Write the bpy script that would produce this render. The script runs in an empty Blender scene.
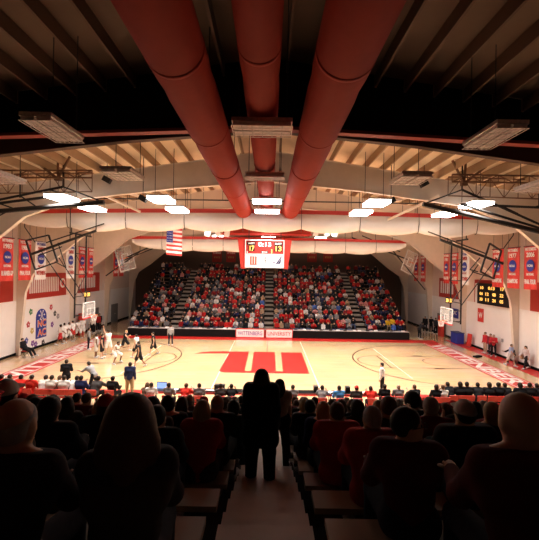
import bpy, math, random
import numpy as np
from mathutils import Vector, Matrix
random.seed(7); RNG = random.Random(11)
C = bpy.context.scene.collection
F, ROLL, CX, H, YC = 389.0, 0.0164, 0.08, 6.55, 28.5      # lens in pixels, tilt, camera x and height, centre-court depth
HL, HW, WX = 14.33, 7.62, 18.4

def at(px, py, d):
    """the point of the hall seen at photo pixel (px,py) at depth d in front of the camera"""
    u, v = px - 269.5, py - 270.3
    c, s = math.cos(ROLL), math.sin(ROLL)
    return Vector((CX + (u*c + v*s)*d/F, d, H - (-u*s + v*c)*d/F))

# ------------------------------------------------------------------ materials
MATS = {}
def mat(name, col, rough=.6, metal=0, noise=.0, scale=8, emit=0, spec=.5, coat=0, tint=False, trans=0):
    if name in MATS: return MATS[name]
    m = bpy.data.materials.new(name); m.use_nodes = True
    n, l = m.node_tree.nodes, m.node_tree.links
    b = n['Principled BSDF']
    b.inputs['Base Color'].default_value = (*col, 1)
    b.inputs['Roughness'].default_value = rough; b.inputs['Metallic'].default_value = metal
    b.inputs['Specular IOR Level'].default_value = spec
    if coat: b.inputs['Coat Weight'].default_value = coat; b.inputs['Coat Roughness'].default_value = .12
    if trans: b.inputs['Transmission Weight'].default_value = trans
    if emit:
        b.inputs['Emission Color'].default_value = (*col, 1); b.inputs['Emission Strength'].default_value = emit
    src = None
    if tint:
        oi = n.new('ShaderNodeObjectInfo'); src = oi.outputs['Color']
    if noise:
        tc = n.new('ShaderNodeTexCoord'); tx = n.new('ShaderNodeTexNoise'); tx.inputs['Scale'].default_value = scale
        tx.inputs['Detail'].default_value = 4
        l.new(tc.outputs['Object'], tx.inputs['Vector'])
        mr = n.new('ShaderNodeMapRange'); mr.inputs['To Min'].default_value = 1-noise; mr.inputs['To Max'].default_value = 1+noise
        l.new(tx.outputs['Fac'], mr.inputs['Value'])
        mx = n.new('ShaderNodeVectorMath'); mx.operation = 'SCALE'
        if src: l.new(src, mx.inputs[0])
        else: mx.inputs[0].default_value = col
        l.new(mr.outputs['Result'], mx.inputs['Scale'])
        l.new(mx.outputs[0], b.inputs['Base Color'])
    elif src: l.new(src, b.inputs['Base Color'])
    MATS[name] = m
    return m
CLOTH = mat('woven_cloth', (.5,.5,.5), .9, noise=.25, scale=30, tint=True, spec=.15)
SKIN = mat('skin', (.6,.4,.3), .55, noise=.08, scale=12, tint=True, spec=.3)
HAIR = mat('hair', (.1,.07,.05), .6, noise=.35, scale=60, tint=True, spec=.25)
EYE = mat('eye_dark', (.03,.02,.02), .2)
RED = mat('red_paint', (.62,.045,.035), .5, noise=.06)
DRED = mat('red_wall_panel', (.42,.03,.02), .6, noise=.1, scale=2)
COURTRED = mat('court_red', (.50,.02,.016), .38, coat=.1, spec=.3, noise=.04)
WHITE = mat('white_paint', (.85,.83,.82), .5, noise=.03)
COURTWHITE = mat('court_white', (.9,.86,.82), .3, coat=.3, noise=.02)
LINEW = mat('pale_court_line', (.82,.70,.54), .3, coat=.3, noise=.02)
LINEB = mat('dark_court_line', (.05,.02,.01), .45, spec=.2, noise=.02)
CREAM = mat('cream_steel', (.78,.68,.58), .55, noise=.08, scale=3)
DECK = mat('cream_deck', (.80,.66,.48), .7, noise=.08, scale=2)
DECKSH = mat('shaded_deck', (.15,.095,.065), .8, noise=.1, scale=2)  # roof deck over the seats, its gloom put into the colour
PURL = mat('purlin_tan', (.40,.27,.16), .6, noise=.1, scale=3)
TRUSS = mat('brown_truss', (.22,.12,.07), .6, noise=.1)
STEELSH = mat('shaded_steel', (.10,.05,.03), .7, noise=.1, scale=3)  # roof steel darkened in colour to stand for its unlit side
BLACKS = mat('black_steel', (.012,.011,.011), .4, noise=.1)
BLACK = mat('black_matte', (.010,.009,.009), .95, noise=.15, spec=.08)
DUCT = mat('red_duct_fabric', (.33,.032,.018), .7, noise=.12, scale=5, spec=.15)
UPWALL = mat('pink_cream_wall', (.82,.70,.64), .7, noise=.05, scale=2)
WALLW = mat('white_wall', (.90,.87,.86), .6, noise=.04, scale=2)
BACKW = mat('brown_back_wall', (.15,.10,.075), .8, noise=.1, scale=2)
VINYL = mat('white_vinyl', (.93,.90,.87), .5, noise=.04, scale=3)
SILVER = mat('galvanised', (.55,.52,.50), .35, .7, noise=.45, scale=14)
LAMPOFF = mat('unlit_diffuser', (.75,.68,.66), .4, noise=.3, scale=9)
LAMPON = mat('lit_diffuser', (1,.93,.86), .5, emit=15)
BLUE = mat('royal_blue', (.025,.04,.32), .5, noise=.05)
NAVY = mat('navy', (.02,.03,.15), .6, noise=.05)
WOODB = mat('bleacher_plank', (.30,.19,.11), .5, noise=.2, scale=5)
FSTEP = mat('far_step', (.33,.29,.25), .6, noise=.15, scale=5)
DRED2 = mat('dark_red_edge', (.32,.03,.02), .6, noise=.1)
STEPM = mat('aisle_step', (.72,.66,.60), .5, noise=.15, scale=5)
DARKB = mat('bleacher_riser', (.03,.022,.02), .9, noise=.15, spec=.1)
GREYD = mat('grey_door', (.20,.19,.19), .5, noise=.06)
GLASS = mat('clear_board', (.85,.85,.85), .08, trans=.0, noise=.02)
ORANGE = mat('rim_orange', (.85,.18,.04), .4, noise=.03)
YELL = mat('lit_yellow', (1,.55,.12), .5, emit=1.2)
LITW = mat('lit_white', (.75,.72,.74), .5, emit=.55)
LITR = mat('lit_red', (.30,.015,.012), .5, emit=.15)
LITRED2 = mat('lit_red_mark', (.65,.12,.07), .5, emit=.2)
LITN = mat('lit_navy', (.02,.03,.12), .5, emit=.3)
LITB = mat('lit_blue', (.25,.4,.8), .5, emit=1.0)
LOGO = {k: mat('logo_'+k, c, .5, noise=.2, scale=20) for k, c in dict(green=(.05,.22,.08), black=(.03,.03,.03), red=(.5,.04,.06), gold=(.55,.42,.12), blue=(.06,.08,.35), purple=(.2,.06,.3), grey=(.3,.3,.32)).items()}
LOGO['orange'] = mat('logo_orange', (.8,.16,.06), .5, noise=.05)
# see-through backboard pane: real clear glass, thin
def glass_mat():
    m = bpy.data.materials.new('backboard_glass'); m.use_nodes = True
    n, l = m.node_tree.nodes, m.node_tree.links
    b = n['Principled BSDF']; b.inputs['Base Color'].default_value = (.9,.92,.92,1); b.inputs['Roughness'].default_value = .1
    b.inputs['Alpha'].default_value = .18
    return m
PANE = glass_mat()
# maple floor
def floor_mat():
    m = bpy.data.materials.new('maple_floor'); m.use_nodes = True
    n, l = m.node_tree.nodes, m.node_tree.links; b = n['Principled BSDF']
    tc = n.new('ShaderNodeTexCoord'); br = n.new('ShaderNodeTexBrick')
    br.inputs['Color1'].default_value = (.79,.575,.36,1); br.inputs['Color2'].default_value = (.73,.51,.30,1); br.inputs['Mortar'].default_value = (.60,.41,.23,1)
    br.inputs['Scale'].default_value = 1; br.inputs['Mortar Size'].default_value = .003; br.inputs['Brick Width'].default_value = 2.2; br.inputs['Row Height'].default_value = .12
    l.new(tc.outputs['Object'], br.inputs['Vector'])
    nz = n.new('ShaderNodeTexNoise'); nz.inputs['Scale'].default_value = .6; l.new(tc.outputs['Object'], nz.inputs['Vector'])
    mx = n.new('ShaderNodeMixRGB'); mx.blend_type = 'MULTIPLY'; mx.inputs['Fac'].default_value = .25
    l.new(br.outputs['Color'], mx.inputs['Color1']); l.new(nz.outputs['Color'], mx.inputs['Color2'])
    hs = n.new('ShaderNodeHueSaturation'); hs.inputs['Saturation'].default_value = 1.08; hs.inputs['Value'].default_value = 1.12
    l.new(mx.outputs['Color'], hs.inputs['Color']); l.new(hs.outputs['Color'], b.inputs['Base Color'])
    b.inputs['Roughness'].default_value = .25; b.inputs['Coat Weight'].default_value = 1.0; b.inputs['Coat Roughness'].default_value = .07
    return m
MAPLE = floor_mat()

# ------------------------------------------------------------------ mesh builder
class MB:
    def __init__(s): s.v = []; s.f = []; s.m = []
    def add(s, vs, fs, mi=0):
        o = len(s.v); s.v += [tuple(v) for v in vs]; s.f += [tuple(i+o for i in f) for f in fs]; s.m += [mi]*len(fs); return s
    def box(s, c, d, mi=0, rot=None):
        x, y, z = d[0]/2, d[1]/2, d[2]/2
        P = [Vector((a*x, b*y, e*z)) for e in (-1,1) for a, b in ((-1,-1),(1,-1),(1,1),(-1,1))]
        if rot is not None: P = [rot @ p for p in P]
        c = Vector(c)
        return s.add([p+c for p in P], [(3,2,1,0),(4,5,6,7),(0,1,5,4),(1,2,6,5),(2,3,7,6),(3,0,4,7)], mi)
    def bar(s, p, q, w, h, mi=0):          # rectangular bar from p to q
        p, q = Vector(p), Vector(q); d = q-p
        r = d.to_track_quat('X', 'Z').to_matrix()
        return s.box((p+q)/2, (d.length, w, h), mi, r)
    def tube(s, pts, r, n=8, mi=0, cap=True):
        pts = [Vector(p) for p in pts]; rs = r if isinstance(r, (list, tuple)) else [r]*len(pts)
        vs = []; fs = []
        for i, p in enumerate(pts):
            t = (pts[min(i+1, len(pts)-1)] - pts[max(i-1, 0)]).normalized()
            a = t.cross(Vector((0,0,1)));
            if a.length < .02: a = t.cross(Vector((0,1,0)))
            a.normalize(); b = t.cross(a)
            for k in range(n):
                g = 2*math.pi*k/n
                vs.append(p + a*math.cos(g)*rs[i] + b*math.sin(g)*rs[i])
        for i in range(len(pts)-1):
            for k in range(n):
                fs.append((i*n+k, i*n+(k+1)%n, (i+1)*n+(k+1)%n, (i+1)*n+k))
        if cap: fs.append(tuple(range(n))[::-1]); fs.append(tuple(range((len(pts)-1)*n, len(pts)*n)))
        return s.add(vs, fs, mi)
    def prism(s, poly, f, t, mi=0):        # polygon points (2D) mapped by f(x,y,k) for k in (0,t)
        n = len(poly)
        vs = [f(x, y, 0) for x, y in poly] + [f(x, y, t) for x, y in poly]
        fs = [tuple(range(n))[::-1], tuple(range(n, 2*n))] + [(i, (i+1)%n, n+(i+1)%n, n+i) for i in range(n)]
        return s.add(vs, fs, mi)
    def build(s, name, mats, parent=None, loc=None, smooth=False, bevel=0):
        me = bpy.data.meshes.new(name); me.from_pydata(s.v, [], s.f)
        if not isinstance(mats, (list, tuple)): mats = [mats]
        for m in mats: me.materials.append(m)
        me.polygons.foreach_set('material_index', s.m)
        if smooth: me.polygons.foreach_set('use_smooth', [True]*len(me.polygons))
        me.update()
        o = bpy.data.objects.new(name, me); C.objects.link(o)
        if parent is not None: o.parent = parent
        if loc is not None: o.location = loc
        if bevel:
            b = o.modifiers.new('edge', 'BEVEL'); b.width = bevel; b.segments = 2; b.limit_method = 'ANGLE'
        return o
def empty(name, loc=(0,0,0), rz=0):
    o = bpy.data.objects.new(name, None); C.objects.link(o); o.location = loc; o.rotation_euler = (0,0,rz); o.empty_display_size = .1
    return o
def tag(o, label, cat, group=None, kind=None):
    if label: o['label'] = label
    if cat: o['category'] = cat
    if group: o['group'] = group
    if kind: o['kind'] = kind
    return o
def struct(o, label=None): o['kind'] = 'structure'; 
def text_data(txt, size, bold=.022):
    cu = bpy.data.curves.new('tmp', 'FONT'); cu.body = txt; cu.size = size; cu.extrude = .5; cu.align_x = 'CENTER'; cu.align_y = 'CENTER'; cu.resolution_u = 3
    cu.offset = size*bold
    o = bpy.data.objects.new('tmp', cu); C.objects.link(o)
    bpy.context.view_layer.update()
    me = bpy.data.meshes.new_from_object(o.evaluated_get(bpy.context.evaluated_depsgraph_get()))
    bpy.data.objects.remove(o); bpy.data.curves.remove(cu)
    return me
def text(txt, fit_w, fit_h, origin, right, up, m, parent=None, name='lettering', depth=.006, bold=.022):
    """lettering stretched to fit_w x fit_h, centred on origin, in the plane of right/up"""
    me = text_data(txt, 1.0, bold)
    co = np.zeros(len(me.vertices)*3); me.vertices.foreach_get('co', co); co = co.reshape(-1,3)
    lo, hi = co.min(0), co.max(0)
    co = (co-(lo+hi)/2)/(hi-lo)*np.array([fit_w, fit_h, depth])
    R, U = np.array(Vector(right).normalized()), np.array(Vector(up).normalized()); N = np.cross(R, U)
    w = co[:, :1]*R + co[:, 1:2]*U + co[:, 2:]*N + np.array(Vector(origin))
    me.vertices.foreach_set('co', w.ravel()); me.update(); me.materials.clear(); me.materials.append(m)
    o = bpy.data.objects.new(name, me); C.objects.link(o)
    if parent is not None:
        o.parent = parent; o.location = Vector((0,0,0))
        if parent.type == 'EMPTY' or True:
            o.matrix_parent_inverse = Matrix.Translation(-parent.location) if parent.rotation_euler.z == 0 else Matrix()
    return o
def world_part(mb, name, m, parent, **k):   # part whose vertices are world coordinates under a moved (unrotated) thing
    o = mb.build(name, m, parent, **k); o.matrix_parent_inverse = Matrix.Translation(-parent.location); return o

# ------------------------------------------------------------------ figures: smooth-union solids meshed by surface nets
def surfnet(V, lo, h):
    nx, ny, nz = V.shape; I = V < 0
    cnt = np.zeros((nx-1, ny-1, nz-1)); acc = np.zeros((nx-1, ny-1, nz-1, 3))
    for ax in range(3):
        o1, o2 = [a for a in range(3) if a != ax]
        for a in (0,1):
            for b in (0,1):
                s0 = [slice(0,-1)]*3; s1 = [slice(0,-1)]*3
                s0[ax] = slice(0,-1); s1[ax] = slice(1,None)
                for o_, q in ((o1,a),(o2,b)):
                    s0[o_] = s1[o_] = slice(1,None) if q else slice(0,-1)
                v0, v1 = V[tuple(s0)], V[tuple(s1)]
                x = (v0 < 0) != (v1 < 0)
                t = np.where(x, v0/np.where(v0 == v1, 1, v0-v1), 0)
                cnt += x
                p = np.zeros(v0.shape+(3,)); p[..., ax] = t; p[..., o1] = a; p[..., o2] = b
                acc += p*x[..., None]
    idx = -np.ones(cnt.shape, int); on = cnt > 0; idx[on] = np.arange(on.sum())
    g = np.argwhere(on); verts = (g + acc[on]/cnt[on][:, None])*h + lo
    quads = []
    for ax in range(3):
        o1, o2 = [(1,2),(2,0),(0,1)][ax]
        s0 = [slice(1,-1)]*3; s1 = [slice(1,-1)]*3; s0[ax] = slice(0,-1); s1[ax] = slice(1,None)
        A, B = I[tuple(s0)], I[tuple(s1)]
        for flip, W in ((False, A & ~B), (True, ~A & B)):
            q = np.argwhere(W)
            off = np.array([1,1,1]); off[ax] = 0; q = q+off
            e1 = np.eye(3, dtype=int)[o1]; e2 = np.eye(3, dtype=int)[o2]
            ids = [idx[tuple((q-d).T)] for d in (0*e1, e1, e1+e2, e2)]
            if flip: ids = ids[::-1]
            quads.append(np.stack(ids, 1))
    return verts, np.concatenate(quads)
def smin(a, b, k):
    if a is None: return b
    t = np.clip(.5+.5*(b-a)/k, 0, 1); return b*(1-t)+a*t-k*t*(1-t)
def evalp(prims, P, k):
    d = None
    for pr in prims:
        if pr[0] == 'c':
            _, a, b, ra, rb = pr; a = np.array(a); b = np.array(b); ba = b-a
            t = np.clip(((P-a)@ba)/max(ba@ba, 1e-9), 0, 1)
            q = np.linalg.norm(P-a-t[..., None]*ba, axis=-1)-(ra+(rb-ra)*t)
        else:
            _, c, r, R = pr; L = (P-np.array(c))@R; r = np.array(r)
            n = np.linalg.norm(L/r, axis=-1); q = (n-1)*min(r)*(.5+.5*max(r)/min(r)) if False else (n-1)*np.min(r)
        d = smin(d, q, k)
    return d
def grow(prims, e): return [(p[0], p[1], p[2], p[3]+e, p[4]+e) if p[0] == 'c' else (p[0], p[1], tuple(x+e for x in p[2]), p[3]) for p in prims]
def mesh_of(prims, h, k=.03, cut=None):
    lo = np.full(3, 9e9); hi = -lo
    for p in prims:
        if p[0] == 'c':
            for q, r in ((p[1], p[3]), (p[2], p[4])): lo = np.minimum(lo, np.array(q)-r); hi = np.maximum(hi, np.array(q)+r)
        else: lo = np.minimum(lo, np.array(p[1])-max(p[2])); hi = np.maximum(hi, np.array(p[1])+max(p[2]))
    lo -= 2.5*h+k/3; hi += 2.5*h+k/3
    n = np.ceil((hi-lo)/h).astype(int)+1
    G = np.stack(np.meshgrid(*[lo[i]+h*np.arange(n[i]) for i in range(3)], indexing='ij'), -1)
    d = evalp(prims, G, k)
    if cut is not None: d = np.maximum(d, cut(G))
    return surfnet(d, lo, h)

def rot(ax, a):
    return np.array(Matrix.Rotation(a, 3, ax))
class Fig:
    """joints of a figure facing +Y with its feet at z=0; angles in degrees"""
    def __init__(s, ht=1.78, female=False, lean=3, thigh=(0,0), knee=(0,0), abd=(4,4), sh=(0,0), sab=(10,10), el=(12,12), inw=(0,0), hyaw=0, hpitch=0, heavy=1.0, twist=0, hs=1.0):
        k = ht/1.80; s.k = k; s.hs = hs; s.heavy = heavy; D = math.radians
        sw = .155 if female else .178
        a = D(lean); t = np.array([0, math.sin(a), math.cos(a)]); hip = np.zeros(3)
        X = np.array([math.cos(D(twist)), math.sin(D(twist)), 0])
        s.hip = [np.array([-.09*k, 0, 0]), np.array([.09*k, 0, 0])]
        s.pel = hip; s.waist = t*.18*k; s.chest = t*.34*k; s.neck = t*.49*k; s.t = t
        s.sh = [s.neck-t*.03*k-X*sw*k, s.neck-t*.03*k+X*sw*k]
        hd = np.array([0, math.sin(a*.4), math.cos(a*.4)])
        s.head = s.neck + hd*(.152+.1*(hs-1))*k + np.array([0,.015,0])
        s.HR = rot('Z', D(hyaw+twist*.5))@rot('X', D(-hpitch))
        s.kn = []; s.an = []; s.toe = []; s.elb = []; s.wr = []; s.hd = []
        for i, sg in ((0,-1),(1,1)):
            th = D(thigh[i]); ab = D(abd[i])
            d1 = np.array([sg*math.sin(ab), math.sin(th)*math.cos(ab), -math.cos(th)*math.cos(ab)])
            kn = s.hip[i]+d1*.44*k; sa = th-D(knee[i])
            an = kn+np.array([sg*math.sin(ab)*.3, math.sin(sa), -math.cos(sa)])*.43*k
            s.kn.append(kn); s.an.append(an)
            pit = max(-1.2, min(0, sa))*.6
            s.toe.append(an+np.array([sg*.03, .17*math.cos(pit), -.045+.17*math.sin(pit)])*k)
            f = D(sh[i])+a*.6; b = D(sab[i])
            u = np.array([sg*math.sin(b), math.sin(f)*math.cos(b), -math.cos(f)*math.cos(b)])
            e = s.sh[i]+u*.29*k; g = f+D(el[i]); w = D(inw[i])
            v = np.array([sg*math.sin(b)*.5-sg*math.sin(w), math.sin(g)*math.cos(w), -math.cos(g)*math.cos(w)]); v /= np.linalg.norm(v)
            s.elb.append(e); s.wr.append(e+v*.25*k); s.hd.append(v)
        z = min(min(s.an[0][2], s.an[1][2])-.085*k, 9)
        for nme in ('pel','waist','chest','neck','head'): setattr(s, nme, getattr(s, nme)-np.array([0,0,z]))
        for nme in ('hip','sh','kn','an','toe','elb','wr'): setattr(s, nme, [p-np.array([0,0,z]) for p in getattr(s, nme)])
        s.female = female; s.X = X
    def torso(s):
        k = s.k; b = s.heavy; X = s.X; w = .085*k*b
        return [('c', s.pel-X*.06*k*b, s.pel+X*.06*k*b, .112*k*b, .112*k*b), ('c', s.waist-X*.05*k*b, s.waist+X*.05*k*b, .10*k*b, .10*k*b),
                ('c', s.chest-X*w, s.chest+X*w, .112*k*b, .112*k*b), ('c', s.sh[0], s.sh[1], .066*k, .066*k)]+[('c', s.neck+s.t*.035*k, s.sh[i]+(s.neck-s.sh[i])*.25+s.t*.02*k, .058*k, .055*k) for i in (0,1)]+[ ('c', s.pel, s.chest, .11*k*b, .12*k*b)]
    def arm(s, i, sleeve=1.0):
        k = s.k; r = [('c', s.sh[i], s.elb[i], .058*k, .043*k)]
        if sleeve > .6: r.append(('c', s.elb[i], s.wr[i], .043*k, .029*k))
        else: r = [('c', s.sh[i], s.sh[i]+(s.elb[i]-s.sh[i])*max(.2, sleeve*1.1), .060*k, .055*k)]
        return r
    def leg(s, i, length=1.0):
        k = s.k; r = [('c', s.hip[i], s.kn[i], .092*k, .06*k)]
        if length > .6: r.append(('c', s.kn[i], s.an[i], .058*k, .04*k))
        return r
    def headp(s):
        k = s.k*s.hs; R = s.HR; c = s.head
        P = lambda x, y, z: c + R@np.array([x*k, y*k, z*k])
        return [('e', P(0,-.008,.02), (.078*k,.098*k,.1*k), R), ('e', P(0,.025,-.045), (.058*k,.066*k,.07*k), R),
                ('e', P(0,.095,-.015), (.014*k,.022*k,.024*k), R), ('e', P(-.08,-.008,-.01), (.012*k,.02*k,.032*k), R), ('e', P(.08,-.008,-.01), (.012*k,.02*k,.032*k), R),
                ('e', P(0,.084,-.055), (.026*k,.012*k,.010*k), R)]
    def body(s):
        k = s.k; r = s.torso()+[('c', s.neck-s.t*.02*k, s.head-np.array([0,0,.04*k]), .06*k, .052*k)]
        for i in (0,1):
            r += s.arm(i)+s.leg(i)
            r.append(('c', s.wr[i], s.wr[i]+s.hd[i]*.07*k, .030*k, .034*k))
            r.append(('c', s.an[i]-np.array([0,.03*k,.03*k]), s.toe[i], .045*k, .032*k))
        return r
    def fingers(s):
        mb = MB(); k = s.k
        for i, sg in ((0,-1),(1,1)):
            v = s.hd[i]; side = np.cross(v, np.array([0,0,1.]) if abs(v[2]) < .9 else np.array([1.,0,0])); side /= np.linalg.norm(side)
            nrm = np.cross(side, v); b = s.wr[i]+v*.075*k
            for j, ln in enumerate((.062,.075,.07,.052)):
                o = b+side*(j-1.5)*.019*k
                mb.tube([o, o+v*ln*.55*k, o+v*ln*.95*k-nrm*.02*k], [.0095*k,.009*k,.007*k], 5)
            o = s.wr[i]+v*.03*k-side*.025*k
            mb.tube([o, o-side*.03*k+v*.03*k, o-side*.035*k+v*.06*k-nrm*.012*k], [.012*k,.011*k,.008*k], 5)
        return mb
    def eyes(s):
        mb = MB(); k = s.k*s.hs
        for sx in (-1,1):
            c = s.head+s.HR@np.array([sx*.031*k,.088*k,.012*k])
            mb.tube([c-s.HR@np.array([0,.012*k,0]), c, c+s.HR@np.array([0,.004*k,0])], [.013*k,.012*k,.004*k], 6)
        return mb
    def hair(s, style):
        k = s.k*s.hs; R = s.HR; c = s.head; P = lambda x, y, z: c + R@np.array([x*k, y*k, z*k])
        pr = [('e', P(0,-.012,.026), (.090*k,.108*k,.108*k), R)]
        ny, nz, cc = .80, -.60, .018*k
        if style == 'afro': pr = [('e', P(0,-.02,.045), (.122*k,.128*k,.125*k), R)]; cc = .03*k
        if style == 'long':
            pr = [('e', P(0,-.016,.026), (.098*k,.112*k,.108*k), R), ('c', P(-.05,-.05,-.04), P(-.075,-.06,-.26), .06*k, .05*k), ('c', P(.05,-.05,-.04), P(.075,-.06,-.26), .06*k, .05*k), ('c', P(0,-.07,0), P(0,-.09,-.28), .07*k, .06*k)]; cc = .012*k
        if style == 'mane':
            pr = [('e', P(0,-.02,.026), (.105*k,.118*k,.11*k), R)]+[('c', P(sx*.05,-.04,-.02), P(sx*.13,-.045,-.27), .068*k, .062*k) for sx in (-1,1)]+[('c', P(0,-.06,0), P(0,-.08,-.30), .08*k, .07*k)]; cc = .012*k
        if style == 'bob': pr += [('c', P(-.045,-.03,-.02), P(-.055,-.035,-.1), .06*k, .05*k), ('c', P(.045,-.03,-.02), P(.055,-.035,-.1), .06*k, .05*k), ('c', P(0,-.05,0), P(0,-.06,-.1), .06*k, .055*k)]
        if style == 'bun': pr += [('e', P(0,-.12,.06), (.045*k,.04*k,.045*k), R)]
        if style == 'curly': pr = [('e', P(0,-.016,.03), (.104*k,.118*k,.12*k), R), ('e', P(0,-.06,-.03), (.09*k,.07*k,.08*k), R)]
        n = R@np.array([0, ny, nz])
        if style == 'bald':
            pr = [('e', P(0,-.010,.02), (.084*k,.103*k,.104*k), R)]
            up = R@np.array([0,0,1.]); bk = R@np.array([0,-.35,1.])
            return pr, lambda G: np.maximum((G-c)@n-cc, np.maximum((G-c)@bk-.062*k, -((G-c)@up)-.07*k))
        low = R@np.array([0,0,-1.])
        lim = .095*k if style in ('short','afro','bun','curly') else 9
        return pr, lambda G: np.maximum((G-c)@n-cc, (G-c)@low-lim)
    def cap(s):
        k = s.k*s.hs; R = s.HR; c = s.head; P = lambda x, y, z: c + R@np.array([x*k, y*k, z*k])
        up = R@np.array([0,0,-1.])
        return [('e', P(0,-.012,.03), (.096*k,.114*k,.116*k), R), ('e', P(0,.13,.045), (.07*k,.075*k,.014*k), R)], lambda G: (G-c)@up+.025*k

def vf_obj(name, vf, m, parent=None, extra=None):
    v, q = vf; mb = MB(); mb.v = [tuple(x) for x in v]; mb.f = [tuple(int(i) for i in r) for r in q]; mb.m = [0]*len(mb.f)
    ms = [m]
    if extra:
        for e, mi in extra:
            o = len(mb.v); mb.v += e.v; mb.f += [tuple(i+o for i in f) for f in e.f]; mb.m += [mi]*len(e.f)
        ms.append(EYE)
    return mb.build(name, ms, parent, smooth=True)
SK = [(.55,.33,.23),(.60,.38,.27),(.20,.10,.06),(.33,.18,.11),(.52,.30,.2)]
def person(name, label, cat, fig, loc, rz=0, h=.026, skin=0, hair='short', hairc=(.04,.025,.02), top=(.3,.3,.3), bottom=(.05,.05,.07), sleeve=1.0, leg=1.0, capc=None, shoe=(.7,.7,.7), group=None, coat=0, long_coat=False, tname='shirt', bname='trousers'):
    b = vf_obj(name, mesh_of(fig.body()+fig.headp(), h, .03), SKIN, None, [(fig.fingers(), 0), (fig.eyes(), 1)])
    b.location = loc; b.rotation_euler = (0,0,rz); b.color = (*SK[skin], 1)
    tag(b, label, cat, group)
    e = max(.016, h*.7)+coat
    tp = fig.torso()+[('c', fig.neck-fig.t*.05, fig.neck-fig.t*.01, .062, .058)]
    if sleeve > 0: tp += fig.arm(0, sleeve)+fig.arm(1, sleeve)
    if long_coat:
        for i in (0,1): tp.append(('c', fig.hip[i], fig.hip[i]+(fig.kn[i]-fig.hip[i])*.6, .10, .10))
    nk = fig.neck; tt = fig.t
    o = vf_obj(tname, mesh_of(grow(tp, e), h, .035, lambda G: (G-nk)@tt-(.048 if not coat else .065)), CLOTH, b); o.color = (*top, 1)
    bp = [('c', fig.pel-fig.X*.06, fig.pel+fig.X*.06, .114, .114)]+fig.leg(0, leg)+fig.leg(1, leg)
    if leg < .6: bp = [('c', fig.pel-fig.X*.06, fig.pel+fig.X*.06, .114, .114)]+[('c', fig.hip[i], fig.hip[i]+(fig.kn[i]-fig.hip[i])*.9, .10, .098) for i in (0,1)]
    o = vf_obj(bname, mesh_of(grow(bp, e*.85), h, .025), CLOTH, b); o.color = (*bottom, 1)
    for i in (0,1):
        v = vf_obj('shoe', mesh_of(grow([('c', fig.an[i]-np.array([0,.03,.035]), fig.toe[i], .046, .034)], .012), max(.018, h*.8), .02), CLOTH, b); v.color = (*shoe, 1)
    if hair:
        pr, cut = fig.hair(hair); v = vf_obj('hair', mesh_of(pr, max(.012, h*.7), .03, cut), HAIR, b); v.color = (*hairc, 1)
    if capc:
        pr, cut = fig.cap(); v = vf_obj('cap', mesh_of(pr, max(.012, h*.6), .01, cut), CLOTH, b); v.color = (*capc, 1)
    return b
def copy_tree(o, parent=None):
    c = o.copy(); C.objects.link(c); c.parent = parent
    if parent is not None: c.matrix_parent_inverse = o.matrix_parent_inverse.copy()
    for ch in list(o.children): copy_tree(ch, c)
    return c
SIT = dict(thigh=(88,88), knee=(88,88), abd=(6,6), sh=(28,28), el=(55,55), inw=(20,20), sab=(8,8))
# ================================================================== THE SETTING
def zroof(x): return 13.42-.15*abs(x)
fl = MB().box((0,23,-.1), (2*WX+.6,62,.2)).build('floor', MAPLE); struct(fl)
def slab(name, x0, x1, y0, y1, z, m, t=.004):
    return MB().box(((x0+x1)/2,(y0+y1)/2,z-t/2), (x1-x0,y1-y0,t)).build(name, m, fl)
Y0, Y1 = YC-HW, YC+HW
slab('far_sideline_band', -16, 16, Y1, 37.6, .006, COURTRED)
slab('near_sideline_band', -16, 16, 20.3, Y0, .006, COURTRED)
for sg in (-1,1):
    slab('baseline_panel', min(sg*HL, sg*16), max(sg*HL, sg*16), Y0, Y1, .006, COURTRED)
    for x in (14.52, 15.82): slab('panel_stripe', sg*x-.03, sg*x+.03, Y0, Y1, .009, COURTWHITE, .003)
    text('WITTENBERG', 13.6, 1.12, (sg*15.17, YC, .010), (0,-sg,0), (sg,0,0), COURTWHITE, fl, 'lettering', .004)
slab('wall_floor_strip', 17.2, WX, Y0-5, 38, .006, COURTRED)
def ring(cx, cy, r, a0, a1, w=.05, m=LINEB, z=.007):
    mb = MB(); n = 48; vs = []
    for i in range(n+1):
        a = a0+(a1-a0)*i/n
        for rr in (r-w/2, r+w/2): vs.append((cx+rr*math.cos(a), cy+rr*math.sin(a), z))
    mb.add(vs, [(2*i, 2*i+1, 2*i+3, 2*i+2) for i in range(n)]); return mb.build('court_line', m, fl)
def line(x0, y0, x1, y1, w=.05, m=LINEB, z=.007):
    p, q = Vector((x0,y0,0)), Vector((x1,y1,0)); n = Vector((-(q-p).y,(q-p).x,0)).normalized()*w/2
    return MB().add([p-n+Vector((0,0,z)), q-n+Vector((0,0,z)), q+n+Vector((0,0,z)), p+n+Vector((0,0,z))], [(0,1,2,3)]).build('court_line', m, fl)
for sg in (-1,1):
    bx = sg*(HL-1.575); c = math.pi if sg > 0 else 0
    ring(bx, YC, 6.33, c-math.pi/2, c+math.pi/2, .10)
    line(bx, YC-6.33, sg*HL, YC-6.33, .10); line(bx, YC+6.33, sg*HL, YC+6.33, .10)
    ring(bx, YC, 1.25, c-math.pi/2, c+math.pi/2)
    fx = sg*(HL-5.8); ring(fx, YC, 1.83, c-math.pi/2, c+math.pi/2, .08)
    line(fx, YC-1.83, fx, YC+1.83, .09)
    for s2 in (-1,1):
        line(fx, YC+s2*1.83, sg*HL, YC+s2*1.83, .07)
        line(sg*(HL-2.9), YC+s2*2.0, sg*(HL-2.2), YC+s2*2.0, .18)
    line(sg*9, YC-4.5, sg*9, YC+4.5, .06, LINEW, .009)
    line(sg*3, Y0+.2, sg*3, Y1-.3, .07, LINEW, .009)
line(0, Y0, 0, Y1, .05, COURTRED, .0075)
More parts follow.
